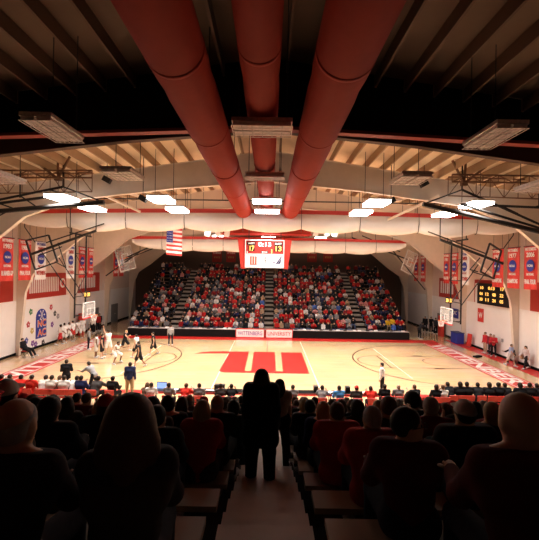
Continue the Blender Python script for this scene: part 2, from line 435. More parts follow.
# centre-court block letter with its swash
Zc = .0125
wl = MB(); fz = lambda x, y, k: (x, y, .0085+k)
yt, yb, ym = 31.0, 24.7, 25.15
wl.prism([(-3.05,ym),(-2.95,yt),(-1.46,yt),(-1.42,ym)], fz, .003)
wl.prism([(-1.0,ym),(-1.06,yt),(.62,yt),(.60,ym)], fz, .003)
wl.prism([(1.06,ym),(1.10,yt),(2.75,yt),(2.72,ym)], fz, .003)
wl.prism([(-2.7,yb),(-3.0,yb+.2),(-3.05,ym),(2.72,ym),(2.72,yb)], fz, .003)
wl.prism([(-2.95,yt),(-2.95,30.35),(-3.6,30.3),(-4.6,30.25),(-5.6,30.0),(-5.05,30.6),(-4.3,30.95),(-3.6,31.02)], fz, .003)
wl.build('court_logo', COURTRED, fl)

# walls
def wall(name, sg):
    mb = MB()
    mb.box((sg*(WX+.1), 23, 2.0), (.2,62,4.0), 0); mb.box((sg*(WX+.1), 23, 7.3), (.2,62,6.6), 1)
    o = mb.build(name, [WALLW, UPWALL]); struct(o)
    b = MB().box((sg*(WX-.015), 23, .09), (.03,62,.18)).build('baseboard_'+name.split('_')[1], BLACK); struct(b)
wall('wall_left', -1); wall('wall_right', 1)
o = MB().box((0,53.9,6.5), (2*WX+.4,.2,13)).build('wall_back', BACKW); struct(o)
o = MB().box((0,-8,6.5), (2*WX+.4,.2,13)).build('wall_front', BACKW); struct(o)
# roof deck, purlins
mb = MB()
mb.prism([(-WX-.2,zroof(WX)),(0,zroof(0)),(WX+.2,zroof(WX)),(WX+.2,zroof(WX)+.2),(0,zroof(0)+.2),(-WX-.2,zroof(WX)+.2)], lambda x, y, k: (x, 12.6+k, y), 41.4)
mb.prism([(-WX-.2,zroof(WX)),(0,zroof(0)),(WX+.2,zroof(WX)),(WX+.2,zroof(WX)+.2),(0,zroof(0)+.2),(-WX-.2,zroof(WX)+.2)], lambda x, y, k: (x, -8+k, y), 20.6, 1)  # part over the near seats, shade given as a darker deck colour
roof = mb.build('ceiling', [DECK, DECKSH]); struct(roof)
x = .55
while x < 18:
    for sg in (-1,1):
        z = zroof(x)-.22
        MB().box((sg*x, 33.2, z), (.07,41.4,.4)).build('purlin', PURL, roof); MB().box((sg*x, 2.3, z), (.07,20.4,.4)).build('purlin', STEELSH, roof)  # purlins over the near seats carry painted shade
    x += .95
# rigid frames: tapered web, bottom flange, column
BOT = [(0,11.3),(5,10.85),(10.5,10.15),(13.1,9.2),(15.6,7.1),(17.2,6.0),(17.75,4.6),(18.15,0)]
def frame(y, web, fl_m, dark=False):
    pts = [(-WX, 0)]+[(-x, z) for x, z in BOT[::-1]]+[(x, z) for x, z in BOT[1:]]+[(WX,0),(WX,zroof(WX)-.5),(0,zroof(0)-.22),(-WX,zroof(WX)-.5)]
    # as quads between top line and bottom line
    mb = MB()
    half = BOT
    for sg in (-1,1):
        for (xa, za), (xb, zb) in zip(half, half[1:]):
            if za > 6.01 or True:
                ta, tb = zroof(xa)-.5, zroof(xb)-.5
                if xa < 17.2:
                    P = [(sg*xa, za), (sg*xb, zb), (sg*xb, tb), (sg*xa, ta)]
                else:
                    P = [(sg*xa, za), (sg*xb, zb), (sg*WX, zb), (sg*WX, za)]
                mb.prism(P, lambda x, y_, k: (x, y-.03+k, y_), .06)
        mb.prism([(sg*17.2, 6.0), (sg*WX, 6.0), (sg*WX, zroof(WX)-.5), (sg*17.2, zroof(17.2)-.5)], lambda x, y_, k: (x, y-.029+k, y_), .058)
    o = mb.build('roof_frame', web); struct(o)
    f = MB()
    for sg in (-1,1):
        for (xa, za), (xb, zb) in zip(half, half[1:]): f.bar((sg*xa, y, za), (sg*xb, y, zb), .26, .04)
    f.build('bottom_flange', fl_m, o)
    t = MB()
    for sg in (-1,1): t.bar((0, y, zroof(0)-.5), (sg*WX, y, zroof(WX)-.5), .26, .04)
    t.build('top_flange', fl_m, o)
    return o
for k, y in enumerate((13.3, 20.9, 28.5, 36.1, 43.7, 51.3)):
    if k == 0: frame(y, STEELSH, STEELSH)  # shade on the camera side given as colour
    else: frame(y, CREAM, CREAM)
frame(5.7, STEELSH, STEELSH)  # same darkened colour for the unlit frame overhead
# deep girder before the first frame, unlit face coloured black; lower edge red
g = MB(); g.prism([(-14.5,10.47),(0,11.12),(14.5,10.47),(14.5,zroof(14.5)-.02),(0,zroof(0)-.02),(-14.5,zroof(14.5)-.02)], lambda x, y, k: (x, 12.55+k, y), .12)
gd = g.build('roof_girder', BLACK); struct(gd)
g = MB()
for sg in (-1,1): g.bar((0,12.55,11.12), (sg*14.5,12.55,10.47), .3, .1)
g.build('lower_edge', DRED2, gd)

# doors far down the side walls
for i, (sg, y) in enumerate(((-1,41.2),(1,41.2),(-1,46.5))):
    mb = MB(); mb.box((sg*(WX-.03), y, 1.1), (.06,1.9,2.2))
    d = mb.build('door_%d' % (i+1), GREYD); struct(d)
    for q in (-.45,.45):
        MB().box((sg*(WX-.075), y+q, 1.08), (.03,.86,2.1)).build('door_leaf', GREYD, d)
        MB().box((sg*(WX-.11), y+q*.3, 1.05), (.04,.3,.06)).build('push_bar', SILVER, d)

# ================================================================== red record panels on the side walls
def panel(sg, ya, yb, za, zb, label, cols, blank=False):
    yc, zc = (ya+yb)/2, (za+zb)/2
    o = MB().box((0,0,0), (.06, yb-ya, zb-za)).build('record_panel', DRED, None, (sg*(WX-.035), yc, zc)); tag(o, label, 'wall panel', 'red panels on the side walls')
    if blank: return o
    for k in range(cols):
        w = (yb-ya)*.66/cols
        yy = -(yb-ya)*.43 + (k+.5)*(yb-ya)*.72/cols
        MB().box((-sg*.04, sg*-yy if sg > 0 else yy, .05), (.02, w*.62, (zb-za)*.62)).build('name_strip', WHITE, o)
    return o
panel(-1, 21.5, 28.0, 4.0, 6.0, 'red panel with white name strips at the left wall, nearest the camera', 14)
p = panel(-1, 29.4, 35.3, 4.0, 6.0, 'red panel of white name strips and round crest above the blue arch emblem', 16)
mb = MB(); mb.tube([(.05,0,0),(.09,0,0)], .42, 16); c = mb.build('crest', WHITE, p, (0,2.25,.1))
MB().tube([(.09,0,0),(.10,0,0)], .26, 12).build('crest_ring', RED, c)
panel(-1, 37.4, 42.2, 4.0, 6.0, 'red panel behind the left basket mast at the wall', 9)
panel(1, 29.2, 34.6, 4.0, 6.0, 'plain red panel behind the black wall scoreboard', 0, True)
panel(1, 21.5, 27.2, 4.0, 6.0, 'plain red panel at the right edge of the picture', 0, True)
panel(1, 37.6, 41.8, 4.0, 6.0, 'red panel behind the right basket mast at the wall', 6)

# ================================================================== championship banners
def banner(sg, y, w, ztop, zbot, kind, label, txt):
    o = empty('championship_banner', (sg*16.2, y, zbot)); tag(o, label, 'banner', 'championship banners on the side walls')
    x = sg*16.2; hgt = ztop-zbot
    base = RED if kind == 'red' else WHITE; ink = WHITE if kind == 'red' else BLUE
    mb = MB(); n = 10
    vs = []; 
    for k in (0,1):
        for j in (0,1):
            for i in range(n+1): vs.append((x+sg*(.012*k)+.025*math.sin(i*1.3+y), y-w/2+w*i/n, zbot+hgt*j))
    fs = []
    N = n+1
    for i in range(n): fs += [(i,i+1,N+i+1,N+i), (2*N+i,3*N+i,3*N+i+1,2*N+i+1), (i,2*N+i,2*N+i+1,i+1), (N+i,N+i+1,3*N+i+1,3*N+i)]
    fs += [(0,N,3*N,2*N), (n,2*N+n,3*N+n,N+n)]
    mb.add(vs, fs); world_part(mb, 'banner_cloth', base, o)
    world_part(MB().tube([(x, y-w/2-.06, ztop), (x, y+w/2+.06, ztop)], .03, 6), 'hanging_rod', BLACKS, o)
    for q in (-.4,.4): world_part(MB().tube([(x, y+q*w, ztop), (x, y+q*w, zroof(x)-.02)], .012, 4), 'hanging_cord', BLACKS, o)
    xi = x-sg*.045; R = (0,-sg,0); U = (0,0,1)
    def tx(s, fw, fh, zz, m): text(s, fw*w, fh, (xi, y, zbot+hgt*zz), R, U, m, o, 'lettering', .01)
    tx('WITTENBERG', .82, .2, .93, ink); tx(txt[0], .6, .3, .80, ink if kind == 'red' else DRED)
    q = MB().tube([(xi+sg*.01, y, zbot+hgt*.55), (xi-sg*.005, y, zbot+hgt*.55)], w*.30, 20); world_part(q, 'blue_disc', BLUE, o)
    text('NCAA', w*.42, .16, (xi-sg*.02, y, zbot+hgt*.55), R, U, WHITE, o, 'lettering', .01)
    tx(txt[1], .55, .16, .35, ink if kind == 'red' else DRED); tx(txt[2], .84, .3, .18, ink if kind == 'red' else DRED)
    return o
LB = [(24.1,1.25,'red',('1983','NATIONAL','RUNNER-UP'),'red championship banner at the left edge of the picture, 1983'),
      (25.85,1.3,'red',('1987','NATIONAL','FINAL FOUR'),'red championship banner second from the left edge, 1987'),
      (27.65,1.3,'white',('CHAMPIONS','NCAC','WITTENBERG'),'white banner behind the folded black backboard frame on the left'),
      (31.8,1.3,'white',('CHAMPIONS','NCAC','WITTENBERG'),'white banner just left of the left basket mast'),
      (33.75,1.2,'red',('1976','NATIONAL','RUNNER-UP'),'red championship banner seen between the left basket mast tubes'),
      (35.4,1.1,'red',('1975','NATIONAL','FINAL FOUR'),'red championship banner just right of the left basket mast'),
      (41.2,1.2,'red',('1963','NATIONAL','FINAL FOUR'),'red championship banner left of the far left tilted glass backboard'),
      (42.85,1.2,'red',('1962','NATIONAL','FINAL FOUR'),'red championship banner below the far left tilted glass backboard')]
for y, w, k, t, lab in LB: banner(-1, y, w, 8.3, 5.6, k, lab, t)
RB = [(24.0,1.25,'red',('2006','NATIONAL','FINAL FOUR'),'red championship banner at the right edge of the picture, 2006'),
      (25.75,1.3,'red',('1977','NATIONAL','CHAMPIONS'),'red championship banner second from the right edge, 1977'),
      (27.5,1.3,'red',('1961','NATIONAL','CHAMPIONS'),'red banner behind the folded black backboard frame on the right'),
      (32.1,1.3,'white',('CHAMPIONS','NCAC','WITTENBERG'),'white banner just right of the right basket mast'),
      (33.9,1.2,'red',('1980','NATIONAL','FINAL FOUR'),'red banner seen between the right basket mast tubes'),
      (35.4,1.1,'red',('1981','NATIONAL','FINAL FOUR'),'red banner just left of the right basket mast'),
      (40.8,1.2,'red',('1985','NATIONAL','FINAL FOUR'),'red banner just right of the far right tilted glass backboard'),
      (42.7,1.2,'red',('1994','NATIONAL','FINAL FOUR'),'red banner partly behind the far right tilted glass backboard')]
for y, w, k, t, lab in RB: banner(1, y, w, 8.3, 5.6, k, lab, t)
# banners on the dark back wall
for px, lab, t in ((217,'dark red banner on the back wall, left of the pair left of the video board','CHAMPIONS'), (231,'dark red banner on the back wall closest to the video board on its left','WITTENBERG'), (312,'dark red banner on the back wall closest to the video board on its right','WITTENBERG'), (328,'dark red banner on the back wall, second right of the video board','CHAMPIONS')):
    c = at(px, 257, 53.7); o = MB().box((0,0,0), (1.3,.03,1.5)).build('wall_banner', DRED, None, c); tag(o, lab, 'banner', 'dark red banners on the back wall')
    text(t, 1.1, .22, (c.x, c.y-.02, c.z+.5), (1,0,0), (0,0,1), WHITE, o, 'lettering', .01)
    for q in (-.3,0,.3): text('W', .24, .3, (c.x+q, c.y-.02, c.z-.1), (1,0,0), (0,0,1), LOGO['gold'], o, 'lettering', .01)
# dark wall sign panels along the back wall top
# ================================================================== red ventilation ducts
def duct(x, z, r, y0, y1, label):
    n = 24; mb = MB(); pts = []; rs = []
    y = y0; k = 0
    while y < y1:
        pts.append((x, y, z)); rs.append(r*(1 if k % 6 else .955)); y += .55; k += 1
    mb.tube(pts, rs, 28); o = mb.build('ventilation_duct', DUCT, None, smooth=True); tag(o, label, 'duct', 'red ventilation ducts under the roof')
    y = 3.0
    while y < y1-1:
        MB().tube([(x, y, z+r*.95), (x, y, zroof(x)-.02)], .015, 5).build('hanger', BLACKS, o)
        if y > 5: MB().tube([(x, y-.06, z), (x, y+.06, z)], r*1.015, 28).build('seam_band', DUCT, o, smooth=True)
        y += 3.81
duct(-1.66, 10.42, .54, -2, 33.6, 'thick red round ventilation duct left of the middle one')
duct(1.37, 10.42, .54, -2, 33.6, 'thick red round ventilation duct right of the middle one')
duct(-.16, 10.52, .39, -2, 33.6, 'narrower red round ventilation duct in the middle above the aisle')
o = MB().box((0,0,0), (7.6,1.2,.95)).build('duct_plenum', DUCT, None, (-.2,34.2,10.05), bevel=.05); tag(o, 'dark red box duct crossing behind the ends of the three round ducts', 'duct')
for q in (-3,3): MB().tube([(q,0,.4),(q,0,zroof(q)-10.07)], .03, 5).build('hanger', BLACKS, o)
MB().box((-.0,-.62,-.42), (7.8,.06,.12)).build('edge_trim', RED, o)

# ================================================================== gathered divider curtains
def curtain(y, x0, x1, ztop, zbot, n, label, bow=.0, sg_=.2):
    o = empty('divider_curtain', (0,y,zbot)); tag(o, label, 'curtain', 'rolled-up court divider curtains')
    mb = MB(); red = MB(); N = n*8; R = 10; vs = []; rv = []
    for i in range(N+1):
        t = i/N; x = x0+(x1-x0)*t; s = abs(math.sin(math.pi*i/8)); e = min(1, min(t,1-t)*7)
        sag = sg_*(s**.8)
        zt = ztop-bow*(2*t-1)**2; hh = (ztop-zbot-sg_+sag)*(.35+.65*e**.6)
        w = (.32+.08*s)*(.4+.6*e)
        for k in range(R):
            a = 2*math.pi*k/R
            wob = 1+.10*math.sin(7*a+i*.9)
            vs.append((x, y+w*math.sin(a)*wob, zt-hh/2+hh/2*math.cos(a)*(1 if math.cos(a) > 0 else 1.0)))
    for i in range(N):
        for k in range(R): mb.f.append((i*R+k, i*R+(k+1)%R, (i+1)*R+(k+1)%R, (i+1)*R+k)); mb.m.append(0)
    mb.f += [tuple(range(R)), tuple(range(N*R, N*R+R))[::-1]]; mb.m += [0,0]
    mb.v = vs; world_part(mb, 'vinyl_roll', VINYL, o, smooth=True)
    N2 = 40
    for i in range(N2):
        xa = x0+(x1-x0)*i/N2; xb = x0+(x1-x0)*(i+1)/N2; ta = 2*i/N2-1; tb = 2*(i+1)/N2-1
        red.bar((xa, y, ztop-bow*ta*ta+.06), (xb, y, ztop-bow*tb*tb+.06), .3, .26)
    world_part(red, 'red_hem', RED, o)
    for i in range(n+1):
        x = x0+(x1-x0)*i/n; t = 2*i/n-1
        if abs(t) > .97: continue
        s = MB()
        zt = ztop-bow*t*t
        s.tube([(x, y-.33, zt+.1), (x, y-.36, (zt+zbot)/2+.1), (x, y-.22, zbot+.15), (x, y, zbot+.08)], .022, 5)
        s.tube([(x, y, zt+.1), (x, y, zroof(x)-.03)], .02, 5)
        world_part(s, 'lifting_strap', BLACKS, o)
    return o
curtain(25.5, -16.9, 17.3, 10.30, 9.0, 9, 'long white gathered divider curtain with red hem across the hall under the duct ends', .30, .26)
curtain(37.0, -13.0, 13.0, 9.45, 8.2, 9, 'farther white gathered divider curtain with red hem behind the video board', .1, .12)
o = MB().tube([(-13.2,25.0,10.98), (13.2,25.0,10.98)], .04, 8).build('hoist_pipe', BLACKS); tag(o, 'long thin black hoist pipe running across the hall just above the nearer curtain', 'pipe')
for x in (-12,-9,-6,-3,3,6,9,12): MB().tube([(x,25.0,10.98),(x,25.0,zroof(x)-.02)], .016, 5).build('hanger', BLACKS, o)
# ================================================================== lamps
def fixture(x, y, z, w, d, lit, label, tilt=0, cage=True):
    o = empty('ceiling_light', (x,y,z)); o.rotation_euler = (0,tilt,0); tag(o, label, 'ceiling light', 'lit ceiling lights' if lit else 'unlit ceiling lights over the seats')
    MB().box((0,0,.09), (w,d,.1)).build('housing', SILVER if not lit else WHITE, o, bevel=.01)
    for q in (-.25,.25):
        if w >= d: MB().box((0,q*d,-.03 if lit else 0), (w*.96,d*.42,.14 if lit else .08)).build('diffuser', LAMPON if lit else LAMPOFF, o)
        else: MB().box((q*w,0,-.03 if lit else 0), (w*.42,d*.96,.14 if lit else .08)).build('diffuser', LAMPON if lit else LAMPOFF, o)
    if cage and not lit:
        g = MB()
        for i in range(7): g.bar((-w/2+w*i/6,-d/2,-.06), (-w/2+w*i/6,d/2,-.06), .015, .015)
        for i in range(5): g.bar((-w/2,-d/2+d*i/4,-.06), (w/2,-d/2+d*i/4,-.06), .015, .015)
        g.build('wire_guard', SILVER, o)
    zt = zroof(x)-z-.03
    for a in (-.42,.42): MB().tube([(a*w,d*.3,.12), (a*w,d*.3,zt)], .014, 5).build('hanger', BLACKS, o)
    return o
def lamp(x, y, z, e, size=1.3, spread=115):
    l = bpy.data.lights.new('court_lamp', 'AREA'); l.energy = e; l.size = size; l.spread = math.radians(spread); l.color = (1,.90,.80)
    o = bpy.data.objects.new('court_lamp', l); C.objects.link(o); o.location = (x,y,z); tag(o, None, None)
    return o
EN = 270
rows = [(19.2,'first lit row, over the benches'),(22.5,'second lit row, in front of the near curtain'),(28.0,'third lit row from the camera'),(32.3,'fourth lit row from the camera'),(40.4,'fifth lit row, behind the farther curtain')]
for j, (y, rn) in enumerate(rows):
    for x in (-10.2,-5.3,-.1,5.3,10.2):
        if j == 4 and abs(x) > 8: continue
        pos = {-10.2:'far left',-5.3:'left of the ducts',-.1:'below the middle duct',5.3:'right of the ducts',10.2:'far right'}[x]
        z = 9.95
        if j == 3 and x == -.1: z = 9.9
        fixture(x, y, z, 1.1 if x != -.1 else 1.45, 1.5 if x != -.1 else .7, True, 'lit ceiling light %s, %s' % (pos, rn))
        lamp(x, y, z-.16, EN*(.6,1.05,1.15,.95,.14)[j], spread=(84,128,132,98,75)[j])
fixture(-5.35, 9.7, 9.95, .75, 1.6, False, 'unlit wire-guarded light against the dark girder at the upper left')
fixture(5.6, 9.7, 9.95, .75, 1.6, False, 'unlit wire-guarded light against the dark girder at the upper right')
fixture(-.15, 9.4, 9.95, 1.42, .8, False, 'unlit silver light pair crossing below the middle duct, nearest the camera')
fixture(-5.35, 14.3, 9.95, 1.1, 1.5, False, 'unlit light left of the ducts below the first frame')
fixture(5.2, 14.3, 9.95, 1.1, 1.5, False, 'unlit light right of the ducts below the first frame')
fixture(-.15, 14.3, 9.95, 1.42, .6, False, 'unlit silver light crossing below the middle duct, second from the camera')
fixture(-9.9, 14.3, 9.75, 1.1, 1.5, False, 'unlit light at the left picture edge below the first frame')
fixture(10.0, 14.3, 9.75, 1.1, 1.5, False, 'unlit light at the right picture edge below the first frame')

# speaker / flood clusters under the near curtain
for px, lab in ((218,'cluster of white speakers under the near curtain left of the video board'), (326,'cluster of white speakers under the near curtain right of the video board')):
    c = at(px, 233, 32.5); o = empty('speaker_cluster', c); tag(o, lab, 'speakers', 'white speaker clusters')
    MB().tube([(-1.1,0,.25),(1.1,0,.25)], .04, 6).build('bar', BLACKS, o)
    for q, r in ((-.85,.3),(0,-.3),(.75,.2)):
        MB().box((0,0,0), (.42,.35,.5), rot=Matrix.Rotation(r, 3, 'Y')@Matrix.Rotation(.4, 3, 'X')).build('speaker_box', WHITE, o, (q,0,-.05), bevel=.03)
    MB().tube([(-.6,0,.25),(-.6,0,zroof(c.x)-c.z-.02)], .02, 5).build('hanger', BLACKS, o); MB().tube([(.6,0,.25),(.6,0,zroof(c.x)-c.z-.02)], .02, 5).build('hanger', BLACKS, o)

# ================================================================== hung video scoreboard
B = empty('video_scoreboard', (-.30,28.5,6.72)); tag(B, 'red four-sided video scoreboard hanging over centre court', 'scoreboard')
MB().box((0,.75,1.0), (2.8,1.3,1.98)).build('cabinet', BLACKS, B)
f = MB()
f.box((0,.02,2.0),(2.86,.14,.06)); f.box((0,.02,.0),(2.86,.14,.05)); f.box((0,.02,.985),(2.86,.1,.05))
for s in (-1,1): f.box((s*1.41,.02,1),(.05,.14,2.0))
f.build('frame', WHITE, B)
MB().box((0,.06,1.49), (2.76,.06,.98)).build('score_face', LITR, B)
MB().box((0,.06,.49), (2.76,.06,.92)).build('video_screen', LITW, B)
for s in (-1,1):
    MB().prism([(s*1.45,-.1),(s*1.72,-.1),(s*1.98,2.06),(s*1.45,2.06)], lambda x, y, k: (x, .02+k*(1 if True else 0), y), 1.4).build('side_wing', RED, B)
bl = Vector(B.location)
def bt(s, w, h_, x, z, m, nm='lettering'): text(s, w, h_, bl+Vector((x,.015,z)), (1,0,0), (0,0,1), m, B, nm, .02)
for x, z, w, h_ in ((-.98,1.76,.62,.22),(1.0,1.76,.6,.2),(0,1.14,.55,.2),(-.95,1.42,.42,.44),(1.0,1.42,.55,.44)):
    MB().box((x,.028,z), (w,.02,h_)).build('display_window', BLACK, B)
bt('WITT', .5, .13, -.98, 1.76, WHITE); bt('GUEST', .5, .13, 1.0, 1.76, WHITE)
bt('0:13', .95, .34, .0, 1.70, LITW); bt('17', .34, .38, -.93, 1.4, YELL); bt('13', .42, .38, 1.02, 1.4, YELL)
bt('BONUS', .4, .1, 0, 1.14, LITW); bt('1', .07, .3, .52, 1.2, YELL); bt('2', .1, .14, -1.28, 1.12, LITW)
for x in (-1.0,-.82,-.64): MB().box((x,.02,.5), (.13,.02,.6)).build('screen_mark', LITRED2, B)
MB().box((-.82,.02,.22), (.5,.02,.06)).build('screen_mark', LITRED2, B)
bt('19', .28, .5, .0, .52, LOGO['grey'])
MB().prism([(.82,.28),(.95,.28),(1.25,.8),(1.22,.85)], lambda x, y, k: (x,.015+k,y), .02).build('screen_mark', LITN, B)
MB().prism([(.98,.28),(1.16,.3),(1.26,.8),(1.18,.6)], lambda x, y, k: (x,.017+k,y), .02).build('screen_mark', LITN, B)
MB().box((.68,.02,.38), (.22,.02,.06)).build('screen_mark', LITN, B)
for x in (-1.2,1.2): MB().tube([(x,.7,2.0),(x,.7,11.25-6.72-.0)], .03, 6).build('hanging_cable', BLACKS, B)

# ================================================================== flag of the United States
fc = at(174, 255, 30.0); fw, fh = 1.2, 2.1
o = empty('national_flag', fc); tag(o, 'American flag hanging straight down below the near curtain left of the video board', 'flag')
mb = MB(); n = 12
for i in range(13):
    for j in range(n):
        def P(a, b): return (-fw/2+fw*a, .05*math.sin(a*9)+.02*b, fh*b-.10*a)
        z0, z1 = i/13, (i+1)/13; a0, a1 = j/n, (j+1)/n
        canton = z0 >= 6/13-1e-6 and a1 <= .42
        p = [P(a0,z0), P(a1,z0), P(a1,z1), P(a0,z1)]
        mb.add(p+[(q[0], q[1]+.008, q[2]) for q in p], [(0,1,2,3),(7,6,5,4),(0,4,5,1),(1,5,6,2),(2,6,7,3),(3,7,4,0)], 2 if canton else (0 if i % 2 == 0 else 1))
mb.build('flag_cloth', [RED, WHITE, BLUE], o)
for r in range(5):
    for cc in range(4):
        a = .06+cc*.095; b = .52+r*.095
        MB().tube([(-fw/2+fw*a, .05*math.sin(a*9)-.012, fh*b-.1*a),(-fw/2+fw*a, .05*math.sin(a*9)-.004, fh*b-.1*a)], .028, 5).build('star', WHITE, o)
MB().tube([(-fw/2-.05,.0,fh+.02),(fw/2+.05,0,fh-.08)], .025, 6).build('top_rod', WHITE, o)
for s in (-.5,.5): MB().tube([(s,0,fh),(s,0,zroof(fc.x)-fc.z-.02)], .012, 4).build('hanging_cord', BLACKS, o)

# ================================================================== side-wall items
# blue arch emblem
e = empty('wall_emblem', (-WX+.0, 31.6, .75)); tag(e, 'blue arched conference emblem with NCAC letters painted board on the left wall', 'emblem')
W2 = .72
poly = [(-W2,0),(W2,0),(W2,1.7)]+[(W2*math.cos(a), 1.7+.65*math.sin(a)) for a in (.35,.7,1.0,1.3,1.57,1.85,2.15,2.45,2.8)]+[(-W2,1.7)]
MB().prism(poly, lambda x, y, k: (k, x, y), .03).build('arch_board', BLUE, e)
for s, z in (('NC', 1.2), ('AC', .45)):
    text(s, 1.2, .62, (-WX+.075, 31.6, .75+z), (0,1,0), (0,0,1), WHITE, e, 'lettering', .01)
    text(s, 1.1, .5, (-WX+.09, 31.6, .75+z), (0,1,0), (0,0,1), LOGO['orange'], e, 'lettering', .01)
for k in range(6):
    a = math.pi/3*k; MB().bar((.05,0,1.85), (.05,.32*math.cos(a),1.85+.32*math.sin(a)), .07, .02).build('ray', WHITE, e)
    MB().tube([(.04,.36*math.cos(a),1.85+.36*math.sin(a)),(.06,.36*math.cos(a),1.85+.36*math.sin(a))], .07, 8).build('ray_tip', WHITE, e)
LG = [(30.2,3.0,'green'),(29.0,1.95,'black'),(29.9,2.05,'red'),(30.4,1.5,'gold'),(29.7,.85,'blue'),(30.5,.5,'purple'),(33.0,3.1,'red'),(33.6,2.5,'black'),(34.1,2.2,'grey'),(33.2,1.6,'purple'),(29.4,.3,'black'),(30.9,.35,'purple'),(31.9,.3,'black')]
posn = ['top left of','far left of','left of','lower left of','bottom left of','just below left of','top right of','right of','far right of','lower right of','far below left of','below','below right of']
for (y, z, k), pn in zip(LG, posn):
    o = empty('team_logo', (-WX+.0, y, z)); tag(o, 'small %s team mark on the left wall %s the blue arch emblem' % (k, pn), 'wall logo', 'team marks around the arch emblem')
    r = .24
    pts = [(r*(1 if i % 2 else .72)*math.cos(i*math.pi/5+y), r*(1 if i % 2 else .72)*math.sin(i*math.pi/5+y)*1.15) for i in range(10)]
    MB().prism(pts, lambda a, b, kk: (kk, a, b), .02).build('mark', LOGO[k], o)
    MB().prism([(a*.22,b*.22) for a, b in pts], lambda a, b, kk: (.02+kk, a, b), .012).build('mark_centre', WHITE, o)
# wall scoreboard right
s = empty('wall_scoreboard', (WX-.1, 31.5, 4.0)); tag(s, 'black wall scoreboard with yellow digits on the right wall red panel', 'scoreboard')
MB().box((-.12,0,.85), (.22,4.3,1.75)).build('cabinet', BLACKS, s, bevel=.02)
MB().box((-.08,2.35,.85), (.25,.34,1.7)).build('light_side_panel', WHITE, s)
for z, L in ((1.35, [(1.4,'10'),(0,'0:13'),(-1.5,'17')]), (.85, [(1.5,'04'),(.6,'12'),(-.4,'08'),(-1.4,'22')]), (.38, [(1.5,'30'),(.6,'11'),(-.4,'24'),(-1.4,'05')])):
    for yy, t in L: text(t, .46 if len(t) < 3 else .9, .26, (WX-.34, 31.5+yy, 4+z), (0,-1,0), (0,0,1), YELL, s, 'digits', .01)
o = MB().box((0,0,0), (.04,.9,1.15)).build('wall_sign', RED, None, (WX-.02,33.6,2.95)); tag(o, 'small red notice board with white letters on the white right wall', 'sign')
text('W', .6, .5, (WX-.05,33.6,2.95), (0,-1,0), (0,0,1), WHITE, o)
o = MB().box((0,0,0), (.05,1.7,.9)).build('wall_sign', BLUE, None, (WX-.03,38.4,2.6)); tag(o, 'blue sign on the right wall behind the right basket', 'sign')
text('NCAC', 1.2, .4, (WX-.065,38.4,2.65), (0,-1,0), (0,0,1), WHITE, o)
for y, z in ((30.4,1.35),(27.6,1.2)):
    o = MB().box((0,0,0), (.08,.18,.26)).build('wall_box', LOGO['grey'], None, (WX-.04,y,z), bevel=.01); tag(o, 'small grey box on the right wall, %s' % ('between the red shirts and the notice board' if y > 29 else 'above the sitting woman'), 'wall box')
# blue and red floor bins right
o = MB().box((0,0,.5), (.7,1.2,1.0)).build('storage_bin', BLUE, None, (17.75,36.4,0), bevel=.05); tag(o, 'blue padded bin on the floor at the right wall behind the right basket', 'bin')
MB().box((0,0,1.02), (.74,1.24,.06)).build('lid', NAVY, o)
o = MB().box((0,0,.6), (.2,.5,1.1), rot=Matrix.Rotation(.1,3,'Y')).build('wall_pad', RED, None, (17.95,34.6,.02), bevel=.03); tag(o, 'red pad leaning by the right wall beside the blue bin', 'pad')
o = MB().box((0,0,.06), (.7,.35,.12), rot=Matrix.Rotation(.5,3,'Z')).build('floor_box', BLACK, None, (16.45,30.4,0.012), bevel=.02); tag(o, 'low black box lying on the floor between the lettering and right wall', 'box')

